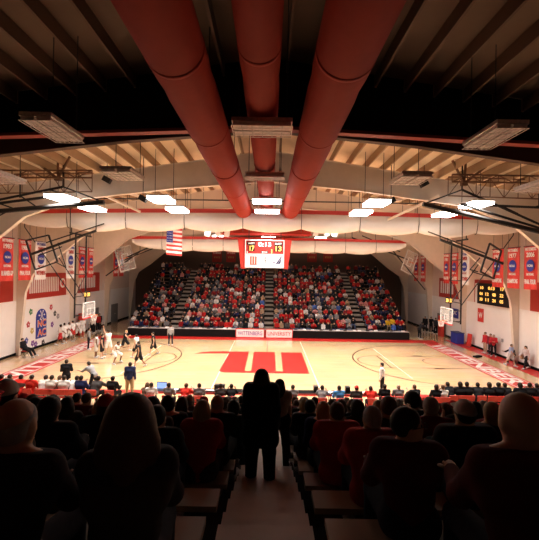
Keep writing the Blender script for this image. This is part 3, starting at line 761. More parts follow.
# ================================================================== ceiling-hung baskets
def tubes(lst, r, name, m, parent): 
    mb = MB()
    for p, q in lst: mb.tube([p, q], r, 8)
    return world_part(mb, name, m, parent)
def basket(sg, label):
    o = empty('basketball_hoop', (sg*13.1, YC, 2.9)); tag(o, label, 'basketball hoop', 'ceiling-hung main baskets')
    xb = sg*13.1
    # backboard: frame and clear pane
    f = MB()
    for z in (2.9, 3.97): f.box((xb, YC, z), (.06,1.86,.06))
    for y in (-.92,.92): f.box((xb, YC+y, 3.43), (.06,.06,1.1))
    bf = world_part(f, 'backboard_frame', WHITE, o)
    world_part(MB().box((xb, YC, 3.43), (.02,1.78,1.02)), 'backboard_pane', PANE, o)
    f = MB()
    for z in (3.08, 3.52): f.box((xb-sg*.015, YC, z), (.012,.6,.05))
    for y in (-.28,.28): f.box((xb-sg*.015, YC+y, 3.3), (.012,.05,.45))
    world_part(f, 'target_square', WHITE, o)
    world_part(MB().box((xb, YC, 2.86), (.1,1.9,.1)), 'edge_padding', RED, o)
    rim = MB(); xr = xb-sg*.38; pts = [(xr+.23*math.cos(a), YC+.23*math.sin(a), 3.05) for a in [i*math.pi/10 for i in range(21)]]
    rim.tube(pts, .014, 6); rim.box((xb-sg*.1, YC, 3.04), (.14,.16,.05)); world_part(rim, 'rim', ORANGE, o)
    net = MB()
    for i in range(12):
        for d in (-1,1):
            a0 = i*math.pi/6; P = []
            for k in range(4): rr = .225-.03*k; a = a0+d*k*.26; P.append((xr+rr*math.cos(a), YC+rr*math.sin(a), 3.04-.14*k))
            net.tube(P, .007, 4)
    world_part(net, 'net', WHITE, o)
    # mast: two tubes up to the roof, cross ties, diagonal braces
    xm = sg*13.75
    for y in (YC-.8, YC+.8):
        tubes([((xm, y, 2.9), (xm, y, 8.9))], .06, 'mast_tube', BLACKS, o)
    tubes([((xm, YC-.8, z), (xm, YC+.8, z)) for z in (3.0, 4.4, 6.0, 7.5, 8.9)], .03, 'cross_tie', BLACKS, o)
    tubes([((xm, YC+y, 3.1), (xb+sg*.04, YC+y*.9, 3.1)) for y in (-.8,.8)]+[((xm, YC+y, 3.85), (xb+sg*.04, YC+y*.9, 3.85)) for y in (-.8,.8)], .03, 'board_arm', BLACKS, o)
    tubes([((xm, YC-.8, 4.4), (xm, YC+.8, 6.0)), ((xm, YC+.8, 6.0), (xm, YC-.8, 7.5))], .02, 'diagonal', BLACKS, o)
    tubes([((xm, YC+y, 4.2), (sg*17.3, YC+y*1.2, 9.3)) for y in (-.8,.8)], .035, 'back_brace', BLACKS, o)
    tubes([((sg*17.3, YC+y*1.2, 9.3), (sg*17.3, YC+y*1.2, 10.2)) for y in (-.8,.8)], .035, 'brace_post', BLACKS, o)
    tubes([((xm, YC-1.6, 8.9), (xm, YC+1.6, 8.9))], .06, 'top_pipe', BLACKS, o)
    for y in (-1.4,1.4): tubes([((xm, YC+y, 8.9), (xm, YC+y, zroof(13.75)-.03))], .04, 'ceiling_post', BLACKS, o)
    # shot clock on top
    c = world_part(MB().box((xb+sg*.15, YC, 4.55), (.2,.6,.45)), 'shot_clock', BLACKS, o)
    t = text('30', .4, .28, (xb+sg*.04, YC, 4.55), (0,-sg,0), (0,0,1), YELL, c, 'digits', .012); t.matrix_parent_inverse = Matrix()
    t2 = text('30', .16, .28, (xb+sg*.15, YC-.305, 4.55), (1,0,0), (0,0,1), YELL, c, 'digits', .012); t2.matrix_parent_inverse = Matrix()
basket(-1, 'ceiling-hung glass basket with black mast at the left end of the court')
basket(1, 'ceiling-hung glass basket with black mast at the right end of the court')
def pad_group(sg):
    o = MB().box((0,0,1.05), (.35,.7,2.1)).build('wall_pad', RED, None, (sg*17.9, 37.4 if sg < 0 else 40.2, 0), bevel=.04)
    tag(o, 'tall red pad around the wall column behind the %s basket' % ('left' if sg < 0 else 'right'), 'pad')
pad_group(-1); pad_group(1)

# folded side baskets: black booms and tilted boards, coordinates read at their depth
def folded(name, label, d, booms, board, bm, bw, posts, glass, cross=None):
    p0 = at(*board[0], d); o = empty(name, p0); tag(o, label, 'folded basketball hoop', 'side baskets folded up under the roof')
    for (a, b, r) in booms:
        for dy in (0,):
            tubes([(at(*a, d)+Vector((0,dy,0)), at(*b, d)+Vector((0,dy,0)))], r, 'boom', BLACKS, o)
    P = [at(*q, d) for q in board]
    dy = [-.25,.25,.25,-.25]
    P = [p+Vector((0,k*1.2,0)) for p, k in zip(P, dy)]
    f = MB()
    for i in range(4): f.bar(P[i], P[(i+1)%4], bw, bw)
    world_part(f, 'backboard_frame', bm, o)
    if glass:
        n = (P[1]-P[0]).cross(P[3]-P[0]).normalized()*.012
        g = MB(); g.add([p-n for p in P]+[p+n for p in P], [(3,2,1,0),(4,5,6,7),(0,1,5,4),(1,2,6,5),(2,3,7,6),(3,0,4,7)]); world_part(g, 'backboard_pane', PANE, o)
        c = sum(P, Vector())/4; sq = [c+(p-c)*.38 for p in P]; f = MB()
        for i in range(4): f.bar(sq[i], sq[(i+1)%4], .06, .06)
        world_part(f, 'target_square', WHITE, o)
        nn = n.normalized()
        rp = []
        u = (P[1]-P[0]).normalized(); w = nn
        if w.y > 0: w = -w
        c2 = c+w*.3
        for i in range(17): a = i*math.pi/8; rp.append(c2+u*.23*math.cos(a)+w*.23*math.sin(a))
        world_part(MB().tube(rp, .02, 6), 'rim', ORANGE, o)
    for a, b in (cross or []): tubes([(at(*a, d), at(*b, d))], .035, 'strut', BLACKS, o)
    for q in posts:
        t = at(*q, d); tubes([(t, Vector((t.x, t.y, zroof(t.x)-.03)))], .03, 'ceiling_post', BLACKS, o)
    return o
folded('folded_hoop', 'folded black basket frame in front of the left wall banners', 25.0, [((30,255),(96,231),.085),((46,243),(104,224),.04)], [(29,241),(46,235),(55,262),(38,270)], BLACKS, .09, [(96,231),(70,240)], False, [((38,256),(62,247)),((55,262),(66,268)),((66,268),(58,243))])
folded('folded_hoop', 'folded black basket frame in front of the right wall banners', 25.0, [((503,264),(440,240),.085),((486,254),(428,232),.04)], [(487,244),(504,251),(496,279),(478,272)], BLACKS, .09, [(440,240),(462,247)], False, [((472,272),(495,279)),((478,272),(470,270)),((470,270),(480,258))])
folded('folded_hoop', 'white-edged glass basket folded up at the far left under the roof', 39.0, [((126,258),(170,238),.07),((120,262),(160,246),.05),((106,276),(140,252),.06)], [(116,250),(129,245),(135,268),(122,272)], WHITE, .08, [(170,238),(140,252)], True)
folded('folded_hoop', 'white-edged glass basket folded up at the far right under the roof', 39.0, [((408,260),(352,238),.07),((400,252),(362,236),.05),((425,290),(392,250),.06)], [(407,250),(419,255),(412,275),(400,270)], WHITE, .08, [(352,238),(392,250)], True)
# big near booms crossing the picture sides
def bigboom(label, d, segs, thin, posts):
    o = empty('backstop_boom', at(*segs[0][0], d)); tag(o, label, 'basket boom', 'black folded booms under the near roof')
    for a, b, r in segs: tubes([(at(*a, d), at(*b, d))], r, 'boom', BLACKS, o)
    for a, b in thin: tubes([(at(*a, d), at(*b, d))], .035, 'strut', BLACKS, o)
    for q in posts:
        t = at(*q, d); t2 = Vector((t.x, t.y, zroof(t.x)-.03)); tubes([(t, t2)], .035, 'ceiling_post', BLACKS, o)
    return o
bigboom('long black folded basket boom at the left picture edge above the banners', 19.0, [((-30,214),(104,202.5),.12),((-20,206),(69,194.5),.07),((-25,205),(63,187),.06)], [((63,187),(104,202.5)),((0,204),(20,211)),((48,190),(69,194.5)),((20,196),(38,208)),((5,213),(-20,226))], [(63,187),(20,198)])
bigboom('long black folded basket boom at the right picture edge above the banners', 19.0, [((565,238),(423,204.5),.12),((565,236),(462,190),.06),((565,209),(461,204.5),.06),((461,204.5),(545,230),.06)], [((462,190),(423,204.5)),((536,207),(565,200)),((500,205.5),(518,214))], [(462,190),(539,208)])
# V-shaped hangers and light brown trusses which carry the booms
def hanger(pts, d, label):
    c = pts[0]; o = empty('boom_hanger', at(*c, d)); tag(o, label, 'roof bracket', 'V-shaped brackets under the near roof')
    for q in pts[1:]:
        a = at(*c, d); b = at(*q, d); k = (zroof(b.x)-.03-a.z)/(b.z-a.z); b = a+(b-a)*max(.2, k) if abs(b.z-a.z) > .01 else b
        tubes([(a, b)], .06, 'strut', TRUSS, o)
    world_part(MB().box(at(*c, d), (.3,.2,.2)), 'bracket', TRUSS, o)
hanger([(58,179),(33,160),(58,160),(71,155)], 19.0, 'brown V-shaped roof bracket carrying the left boom')
hanger([(464,184),(452,160),(466,160),(491,163)], 19.0, 'brown V-shaped roof bracket carrying the right boom')
def truss(a, b, d, n, hgt, label, m=TRUSS, r=.035):
    A, Bv = at(*a, d), at(*b, d); o = empty('roof_truss', A); tag(o, label, 'truss', 'light roof trusses')
    up = Vector((0,0,hgt)); tubes([(A, Bv)], r, 'chord', m, o); tubes([(A+up, Bv+up)], r, 'chord', m, o)
    s = []
    for i in range(n):
        p = A+(Bv-A)*i/n; q = A+(Bv-A)*(i+1)/n
        s += [(p, p+up), (p+up, q) if i % 2 else (p, q+up)]
    s.append((Bv, Bv+up)); tubes(s, r*.6, 'lattice', m, o)
truss((-20,194),(92,192), 19.6, 8, .95, 'brown lattice truss at the upper left below the first frame')
truss((448,196),(560,200), 19.6, 8, .95, 'brown lattice truss at the upper right below the first frame')
truss((-20,178),(92,178), 16.0, 7, .3, 'thin brown lattice rail nearest the camera at the upper left')
truss((452,182),(560,184), 16.0, 7, .3, 'thin brown lattice rail nearest the camera at the upper right')
for (a, b, lab) in (((66,178),(140,212),'cream diagonal beam running down right from the left bracket'), ((70,160),(150,200),'upper cream diagonal brace left of the ducts'), ((464,172),(392,202),'cream diagonal beam running down left from the right bracket'), ((440,196),(388,220),'lower cream diagonal brace right of the ducts')):
    A, Bv = at(*a, 20.2), at(*b, 24.6); A.z = min(A.z, zroof(A.x)-.6); Bv.z = min(Bv.z, zroof(Bv.x)-.6)
    o = MB().bar(A, Bv, .12, .12).build('diagonal_brace', CREAM); tag(o, lab, 'brace')
for px, py, lab in ((107,180,'black floodlight on the diagonal brace left of the ducts'), (424,183,'black floodlight on the diagonal brace right of the ducts'), (143,199,'small black floodlight behind the left diagonal brace'), (391,201,'small black floodlight behind the right diagonal brace')):
    c = at(px, py, 20.4); c.z = min(c.z, zroof(c.x)-1.0); o = empty('floodlight', c); tag(o, lab, 'floodlight', 'small black floodlights under the roof')
    MB().box((0,0,0), (.42,.3,.28), rot=Matrix.Rotation(.5 if px < 270 else -.5, 3, 'Y')).build('housing', BLACKS, o, bevel=.03)
    MB().tube([(0,0,.1),(0,0,zroof(c.x)-c.z-.02)], .02, 5).build('stem', BLACKS, o)
NFAR = 150
# ================================================================== FAR STANDS
AIS = (-9.5, .1, 9.5); FR0, RUN, RISE, NR = 38.7, .75, .40, 16; FX = 14.0
fb = empty('bleachers', (0, FR0, 0)); tag(fb, 'far bleachers with dark risers, plank seats and three stair aisles', 'bleachers')
for k in range(NR):
    y = FR0+RUN*k; z = RISE*k+.15
    world_part(MB().box((0, y+RUN/2, z-.05), (2*FX, RUN, .1)).box((0, y+.02, z-.2), (2*FX, .04, .4)), 'tread', DARKB, fb)
    xs = [-FX]+[q for a in AIS for q in (a-.5, a+.5)]+[FX]
    for i in range(0, 8, 2):
        world_part(MB().box(((xs[i]+xs[i+1])/2, y+.62, z+.39), (xs[i+1]-xs[i], .26, .05)), 'seat_plank', WOODB, fb)
    for a in AIS:
        world_part(MB().box((a, y+.19, z+.1), (.95,.38,.2)).box((a, y+.01, z+.205), (.97,.06,.02)).box((a, y+.4, z+.005), (.97,.06,.02)), 'aisle_step', FSTEP, fb)
# ================================================================== NEAR STANDS
ND, NZ, NRUN, NRISE = 1.7, 4.73, .8, .262
nb = empty('bleachers', (0, ND, 0)); tag(nb, 'near bleachers under the dark crowd with a pale stepped aisle', 'bleachers')
nrow = lambda j: (ND+NRUN*j, NZ-NRISE*j)
A0, A1 = -.30, .46
for j in range(-2, 17):
    y, z = nrow(j)
    world_part(MB().box((0, y+.25, z-.05), (26,.8,.1)).box((0, y+.64, z-.22), (26,.03,.35)), 'tread', DARKB, nb)
    for x0, x1 in ((-13, A0-.02), (A1+.02, 13)):
        world_part(MB().box(((x0+x1)/2, y-.01, z+.39), (x1-x0,.26,.05)), 'seat_plank', WOODB, nb)
    world_part(MB().box(((A0+A1)/2, y+.25, z+.012), (A1-A0,.78,.02)).box(((A0+A1)/2, y+.02, z+.09), (A1-A0,.36,.14)), 'aisle_step', STEPM, nb)

# ================================================================== far crowd prototypes (one small mesh each)
def multi(fig, h, hair, skin, hairc, bottom, shirtmat=CLOTH, sleeve=1):
    parts = [(mesh_of(fig.body()+fig.headp(), h, .03), 0), (mesh_of(grow(fig.torso()+fig.arm(0,sleeve)+fig.arm(1,sleeve), .028), h, .035), 1), (mesh_of(grow([('c', fig.pel-fig.X*.06, fig.pel+fig.X*.06, .105,.105)]+fig.leg(0)+fig.leg(1), .026), h, .03), 2)]
    pr, cut = fig.hair(hair); parts.append((mesh_of(pr, .03, .03, cut), 3))
    mb = MB()
    for (v, q), mi in parts: mb.add([tuple(x) for x in v], [tuple(int(i) for i in r) for r in q], mi)
    ms = [mat('skin_%d' % skin, SK[skin], .6), shirtmat, mat('trouser_'+bottom[0], bottom[1], .9), mat('hair_'+hairc[0], hairc[1], .7)]
    return mb, ms
DK = ('dark', (.02,.02,.03)); JN = ('denim', (.06,.08,.16)); KH = ('khaki', (.25,.18,.11))
HC = {'dark': (.025,.015,.01), 'brown': (.10,.05,.025), 'blond': (.42,.28,.14), 'grey': (.40,.36,.34)}
FP = []
for i, (ln, sh, el, inw, ya, hp, fem, hr, skn, hc, bt_) in enumerate([
    (8,28,55,20,0,0,False,'short',0,'brown',JN), (-4,20,40,25,15,0,True,'long',1,'blond',DK), (22,45,80,30,-10,8,False,'short',4,'dark',DK),
    (5,35,110,35,0,0,True,'bob',0,'brown',JN), (0,25,50,20,-20,0,False,'bald',1,'grey',KH), (12,30,70,25,10,-5,True,'long',4,'dark',JN), (3,28,60,25,5,0,False,'short',3,'dark',DK)]):
    fg = Fig(1.62+.05*(i % 4), fem, ln, (86,86),(84,84),(9,9),(sh,sh),(9,9),(el,el),(inw,inw),ya,hp)
    FP.append((multi(fg, .05, hr, skn, (hc, HC[hc]), bt_), {'bald':'thinning grey hair','long':'long %s hair' % hc,'bob':'%s bobbed hair' % hc,'short':'short %s hair' % hc}[hr]))
meshes = []
for (mb, ms), hn in FP:
    o = mb.build('spectator', ms, smooth=True); meshes.append(o.data); bpy.data.objects.remove(o)
SHIRT = {'red': (.46,.018,.018), 'dark red': (.25,.012,.015), 'black': (.012,.012,.014), 'white': (.66,.62,.62), 'grey': (.22,.21,.22), 'navy': (.02,.025,.09), 'tan': (.35,.24,.15), 'pink': (.6,.25,.25), 'yellow': (.85,.5,.03), 'blue': (.06,.12,.4), 'dark grey': (.06,.055,.055)}
def pick(rng, k, x):
    w = [('red',27 if x > 9 or abs(x) < 9 else 12),('dark red',9),('black',34),('white',15 if abs(x) < 9 else 7),('grey',8),('navy',5),('tan',4),('pink',4),('blue',1.5),('dark grey',10)]
    r = rng.random()*sum(b for a, b in w)
    for a, b in w:
        r -= b
        if r <= 0: return a
    return 'black'
ORD = ['front','second','third','fourth','fifth','sixth','seventh','eighth','ninth','tenth','eleventh','twelfth','thirteenth','fourteenth','fifteenth','top']
NTH = ['first','second','third','fourth','fifth','sixth','seventh','eighth','ninth','tenth','eleventh','twelfth','thirteenth','fourteenth','fifteenth','sixteenth','seventeenth','eighteenth','nineteenth','twentieth']
rng = random.Random(5); far = []; nind = 0
sections = [(-FX,-10.0,'left wing',-1,'left aisle'),(-9.0,-.4,'left centre',1,'left aisle'),(.6,9.0,'right centre',1,'centre aisle'),(10.0,FX,'right wing',1,'right aisle')]
for k in range(NR):
    for (xa, xb, sn, dr, an) in sections:
        n = int((xb-xa)/.50); cnt = 0
        fill = .98 if k < 9 else (.92 if k < 12 else (.8 if k < 14 else .65))
        if abs(xa+xb) > 15: fill = (.9 if xa > 0 else .72) if k < 9 else .55
        order = range(n) if dr > 0 else range(n-1,-1,-1)
        for i in order:
            if rng.random() > fill: continue
            x = xa+.27+(xb-xa-.54)*i/(n-1)+rng.uniform(-.06,.06); y = FR0+RUN*k+.56+rng.uniform(-.03,.05); z = RISE*k+.15
            pi = rng.randrange(len(meshes)); col = pick(rng, k, x)
            if k == 1 and abs(x-12.55) < .3: col = 'yellow'
            cnt += 1
            if nind < NFAR:
                o = bpy.data.objects.new('spectator', meshes[pi]); C.objects.link(o); o.location = (x, y, z); o.rotation_euler = (0,0,math.pi+rng.uniform(-.3,.3)); o.color = (*[c*f_ for f_ in [rng.uniform(.75,1.1)] for c in SHIRT[col]], 1)
                s = rng.uniform(.96,1.06); o.scale = (s,s,s)
                tag(o, 'person in %s, %s, %s from %s, %s row, far %s' % (col, FP[pi][1], NTH[min(cnt-1,19)], an, ORD[k], sn), 'person', 'spectators seated in the far stands'); nind += 1
            else: far.append((x, y, z, pi, col, math.pi+rng.uniform(-.3,.3)))
# the rest of the far crowd as one object
cols = list(SHIRT); allm = []; mi_map = {}
V = []; Fc = []; Mi = []; off = 0
protos = []
for me in meshes:
    co = np.zeros(len(me.vertices)*3); me.vertices.foreach_get('co', co); protos.append((co.reshape(-1,3), [tuple(p.vertices) for p in me.polygons], [p.material_index for p in me.polygons], list(me.materials)))
def mslot(m):
    if m.name not in mi_map: mi_map[m.name] = len(allm); allm.append(m)
    return mi_map[m.name]
mb = MB()
for (x, y, z, pi, col, a) in far:
    co, fs, ms, mt = protos[pi]; ca, sa = math.cos(a), math.sin(a)
    w = np.stack([co[:,0]*ca-co[:,1]*sa+x, co[:,0]*sa+co[:,1]*ca+y, co[:,2]+z], 1)
    sl = [mslot(m) if i != 1 else mslot(mat('crowd_'+col.replace(' ','_'), SHIRT[col], .9, noise=.2, scale=3)) for i, m in enumerate(mt)]
    o_ = len(mb.v); mb.v += list(map(tuple, w)); mb.f += [tuple(i+o_ for i in f) for f in fs]; mb.m += [sl[i] for i in ms]
cr = mb.build('crowd', allm, smooth=True); tag(cr, 'rest of the crowd filling the upper dark rows of the far stands', 'crowd', None, 'stuff')

# ================================================================== reusable dressed figures
PO = {}
POSE = {
 'sit': dict(lean=10, **SIT), 'sit_lean': dict(lean=34, thigh=(86,86), knee=(86,86), abd=(10,10), sh=(40,40), el=(60,60), inw=(25,25), sab=(14,14)),
 'sit_back': dict(lean=-6, thigh=(86,86), knee=(84,84), abd=(10,10), sh=(20,20), el=(55,55), inw=(30,30), sab=(10,10), hyaw=20),
 'sit_turn': dict(lean=6, thigh=(88,86), knee=(86,86), abd=(6,6), sh=(25,30), el=(60,70), inw=(20,30), hyaw=-55, twist=-12),
 'stand': dict(lean=2, thigh=(2,-2), knee=(3,3), abd=(5,5), sh=(0,0), el=(15,15), sab=(8,8)),
 'arms_folded': dict(lean=0, thigh=(0,0), knee=(2,2), abd=(5,5), sh=(20,20), el=(80,80), inw=(45,45), sab=(12,12)),
 'run': dict(lean=14, thigh=(38,-14), knee=(35,40), abd=(5,5), sh=(-35,40), el=(80,70), sab=(10,10)),
 'crouch': dict(lean=32, thigh=(58,52), knee=(78,70), abd=(22,22), sh=(35,35), el=(45,45), sab=(35,35)),
 'walk': dict(lean=5, thigh=(22,-16), knee=(10,22), abd=(3,3), sh=(-18,20), el=(22,25), sab=(7,7)),
 'bend': dict(lean=42, thigh=(12,6), knee=(10,12), abd=(10,10), sh=(30,20), el=(40,30), sab=(10,14)),
 'reach': dict(lean=4, thigh=(12,-6), knee=(12,14), abd=(8,8), sh=(150,60), el=(20,50), sab=(14,20)),
 'recline': dict(lean=-24, thigh=(78,70), knee=(50,42), abd=(6,10), sh=(20,20), el=(60,60), inw=(30,30)),
}
def figure(pose, label, cat, loc, rz, ht=1.82, female=False, h=.027, skin=0, hair='short', hairc='dark', top=(.3,.3,.3), bottom=(.02,.02,.03), sleeve=1.0, leg=1.0, group=None, name='person', capc=None, shoe=(.6,.6,.6), coat=0, long_coat=False, tname='shirt', bname='trousers', heavy=1.0, lift=0, hs=1.0, hyaw=None):
    key = (pose, ht, female, h, hair, sleeve, leg, capc is not None, coat, long_coat, tname, bname, heavy, name, hs, hyaw)
    if key in PO:
        b = copy_tree(PO[key]); 
        for q in ('label','group'): 
            if q in b: del b[q]
        tag(b, label, cat, group)
    else:
        d = dict(POSE[pose])
        if hyaw is not None: d['hyaw'] = hyaw
        fg = Fig(ht, female, heavy=heavy, hs=hs, **d)
        b = person(name, label, cat, fg, loc, rz, h, skin, hair, HC[hairc], top, bottom, sleeve, leg, capc, shoe, group, coat, long_coat, tname, bname); PO[key] = b
    b.location = Vector(loc)+Vector((0,0,lift)); b.rotation_euler = (0,0,rz); b.color = (*SK[skin], 1)
    for c in b.children:
        n = c.name.split('.')[0]
        c.color = (*{tname: top, bname: bottom, 'hair': HC[hairc], 'shoe': shoe, 'cap': capc or (0,0,0)}[n], 1)
    return b
def gp(px, py):
    v = (py-270.3)-.0164*(px-269.5); d = F*H/v
    p = at(px, py, d); p.z = .012; p.x = max(-17.35, min(17.88, p.x)); return p
R_ = math.radians
white = (.8,.78,.76); blk = (.015,.015,.018); stripe = (.28,.28,.29)
CP = [ # pose, px, foot y, turn, label, kwargs
 ('stand',170.5,345.5,20,'referee in grey striped shirt and black trousers standing near the far table, left of centre',dict(top=stripe)),
 ('stand',88.5,350,-60,'referee in grey striped shirt standing on the left baseline lettering',dict(top=stripe, skin=3)),
 ('run',124.5,351,-100,'blond player in black uniform nearest the far left corner of the court',dict(top=blk,bottom=blk,hairc='blond',sleeve=0,leg=.5)),
 ('stand',96,358,-70,'player in white uniform on the left, beside the referee on the baseline',dict(top=white,bottom=white,skin=2,sleeve=0,leg=.5)),
 ('stand',102,358.5,-80,'player in black uniform between two white uniformed players',dict(top=blk,bottom=blk,skin=1,sleeve=0,leg=.5)),
 ('reach',108.5,355,60,'tall player in white uniform with one arm raised in the left group',dict(top=white,bottom=white,skin=0,sleeve=0,leg=.5,ht=1.95)),
 ('crouch',114.5,363.5,-110,'crouching player in white uniform at the front of the left group',dict(top=white,bottom=white,skin=2,sleeve=0,leg=.5,ht=1.9)),
 ('walk',136.5,358,70,'player in white top walking behind the black uniformed player left of the arc',dict(top=white,bottom=blk,skin=1,sleeve=0,leg=.5)),
 ('walk',139,367.5,90,'dark haired player in black uniform closest to the camera on the left arc',dict(top=blk,bottom=blk,skin=3,sleeve=0,leg=.5)),
 ('walk',153.5,355,100,'player in black uniform alone inside the left arc line',dict(top=blk,bottom=blk,skin=0,sleeve=0,leg=.5)),
 ('arms_folded',66,393.5,20,'coach in black suit with folded arms on the near left sideline',dict(top=blk,bottom=blk,tname='suit_jacket',coat=.01)),
 ('bend',94,394,70,'referee in grey shirt and black trousers bending forward on the near sideline',dict(top=stripe,bottom=blk,skin=4,ht=1.85)),
 ('stand',129.5,397,5,'man in navy blazer and tan trousers standing at the near sideline, seen from behind',dict(top=(.025,.035,.10),bottom=(.42,.30,.18),tname='blazer',coat=.015,skin=3)),
 ('stand',382,396,70,'man in white shirt and dark trousers standing on the near right sideline',dict(top=white,bottom=blk)),
]
for i, (x, y, rz, kk) in enumerate([(49,345,-40,2),(55,343.5,30,3),(61.5,342,-90,2),(68,340.5,60,0),(73.5,338.5,-120,3),(79,337,30,4)]):
    CP.append(('stand' if i % 2 else 'walk', x, y, rz, 'warm-up player in white along the left wall, %s from the blue arch emblem' % NTH[i], dict(top=white,bottom=white if i % 3 else (.5,.04,.04),skin=kk,sleeve=.5,leg=.5,group='white-clad players by the left wall')))
CP += [
 ('stand',96.5,331,170,'tall man in black suit standing behind the left basket',dict(top=blk,bottom=blk,ht=1.86)),
 ('stand',86.5,333,150,'person in dark top standing just left of the left basket post foot',dict(top=(.03,.03,.05),bottom=blk)),
 ('walk',90.5,333.5,-170,'person in white top standing between dark and red tops behind the left basket',dict(top=white,bottom=blk,skin=3)),
 ('stand',92.8,331.5,180,'person in red top beside the tall man in black suit',dict(top=(.5,.03,.03),bottom=blk)),
 ('stand',493,353.8,100,'woman in red shirt and tan trousers at the right wall, leftmost of the group',dict(top=(.5,.03,.04),bottom=(.45,.33,.24),female=True,hairc='brown',hair='bun')),
 ('arms_folded',502.5,357,150,'person in red shirt and black trousers with folded arms at the right wall',dict(top=(.5,.03,.04),bottom=blk,hairc='grey')),
 ('stand',506.5,356,120,'person in dark red jacket standing directly at the wall behind the red shirt',dict(top=(.22,.02,.03),bottom=(.03,.03,.04))),
 ('walk',510.5,366.5,-150,'woman in pale blue dress shirt walking along the right wall',dict(top=(.38,.45,.66),bottom=(.5,.45,.45),female=True,ht=1.68,hairc='brown',sleeve=.5,leg=.5,bname='skirt')),
 ('crouch',517.5,364.5,120,'person in black crouching at the foot of the right wall',dict(top=blk,bottom=blk,ht=1.6,hair='long')),
 ('walk',529,369.5,100,'woman with long dark hair in pale top and black trousers walking by the right wall',dict(top=(.6,.5,.5),bottom=blk,female=True,ht=1.72,hair='long')),
 ('bend',419,339,-70,'man in dark suit leaning over the right end of the far table',dict(top=(.03,.03,.035),bottom=blk,ht=1.85)),
 ('stand',425,332.5,160,'person in black standing behind the end of the far table, nearest to it',dict(top=blk,bottom=blk)),
 ('arms_folded',431,333,190,'person in black with folded arms at the far right corner',dict(top=blk,bottom=blk)),
 ('stand',437.5,334.5,200,'person in dark grey standing at the far right corner beside the doors',dict(top=(.06,.06,.07),bottom=blk)),
]
SK_OK = dict(h=.03)
for pose, px, py, tr, lab, kw in CP:
    k2 = dict(kw); nm = 'basketball_player' if kw.get('sleeve') == 0 else ('referee' if lab.startswith('referee') else 'person')
    if kw.get('sleeve') == 0: k2['tname'] = 'jersey'; k2['bname'] = 'shorts'
    figure(pose, lab, 'person', gp(px, py), R_(tr), name=nm, **k2)
# bag carried by the walking woman
c = gp(524.5, 368.5); o = empty('shoulder_bag', c+Vector((0,0,.62))); tag(o, 'tan bag carried beside the walking woman at the right wall', 'bag')
MB().box((0,0,.2), (.42,.2,.4)).build('bag_body', mat('tan_leather', (.5,.30,.18), .5, noise=.1), o, bevel=.05)
MB().tube([(-.15,0,.38),(-.1,0,.6),(0,0,.68),(.1,0,.6),(.15,0,.38)], .015, 6).build('handle', BLACK, o)

# ------------------------------------------------------------------ chairs
def chair(name='folding_chair'):
    t = empty(name)
    MB().box((0,0,.44), (.42,.40,.05)).build('seat', RED, t, bevel=.015)
    MB().box((0,-.21,.70), (.43,.05,.28), rot=Matrix.Rotation(.12,3,'X')).build('backrest', RED, t, bevel=.02)
    for sx in (-.2,.2):
        MB().tube([(sx,.18,0),(sx,-.2,.56),(sx,-.225,.82)], .013, 6).build('leg', BLACKS, t)
        MB().tube([(sx,-.2,0),(sx,.17,.44)], .013, 6).build('leg', BLACKS, t)
    return t
ch0 = chair(); used = False
def place_chair(x, y, rz, label, group):
    global used
    c = ch0 if not used else copy_tree(ch0); used = True
    c.location = (x, y, 0); c.rotation_euler = (0,0,rz); tag(c, label, 'chair', group)
REDT = (.60,.03,.02)
BY = 18.35
bench = [(-4,'red',3),(8,'red',3),(17,'red',3),(30,'red',4),(42,'white',3),(50.5,'white',1),(54.5,'brown',0),(63,'white',3),(72,'white',2),(80,'navy',3),(94,'dark grey',0),(111.5,'black',4)]
TC = dict(SHIRT); TC['red'] = REDT; TC['white'] = white; TC['brown'] = (.12,.07,.05); TC['light blue'] = (.08,.30,.70)
for i, (px, col, sk) in enumerate(bench):
    x = at(px, 380, BY).x
    figure('sit' if i % 2 else 'sit_lean', 'person in %s on the left team bench, %s from the left picture edge' % (col+' top', NTH[i]), 'person', (x, BY, 0), R_(random.uniform(-14,14)), ht=1.95, heavy=1.12, coat=.012, skin=sk, hair='short', hairc='dark' if col != 'brown' else 'brown', top=TC[col], bottom=blk if col != 'white' else white, group='people on the left team bench')
    place_chair(x, BY-.02, 0, 'red folding chair under the %s person of the left team bench' % NTH[i], 'red chairs of the left bench')
mid = [(145,'brown',0,'long','brown'),(151,'white',3,'short','dark'),(168,'grey',3,'short','dark'),(184,'red',0,'short','brown'),(199,'grey',1,'short','dark'),(221,'dark grey',3,'short','dark'),(231,'black',2,'short','dark'),(247.5,'grey',0,'long','brown'),(293.5,'grey',1,'short','dark'),(322,'grey',3,'short','dark'),(340,'light blue',3,'short','dark'),(357,'dark grey',0,'cap','dark'),(371.5,'red',3,'short','dark'),(385,'black',3,'bun','dark'),(399,'grey',0,'bald','grey'),(418,'black',4,'short','brown'),(437,'black',3,'curly','dark'),(444,'white',1,'short','brown')]
for i, (px, col, sk, hr, hc) in enumerate(mid):
    d = 17.75 if px < 380 else 18.1
    x = at(px, 388, d).x
    figure('sit' if i % 3 else 'sit_lean', 'person in %s top at the near scorer table, %s from its left end' % (col, NTH[i]), 'person', (x, d, 0), R_(random.uniform(-12,12)), ht=1.82, skin=sk, hair='short' if hr == 'cap' else hr, hairc=hc, capc=(.6,.03,.03) if hr == 'cap' else None, top=TC[col], bottom=blk, group='people at the near scorer table')
    place_chair(x, d-.02, 0, 'red folding chair at the near scorer table, %s from its left end' % NTH[i], 'red chairs at the scorer table')
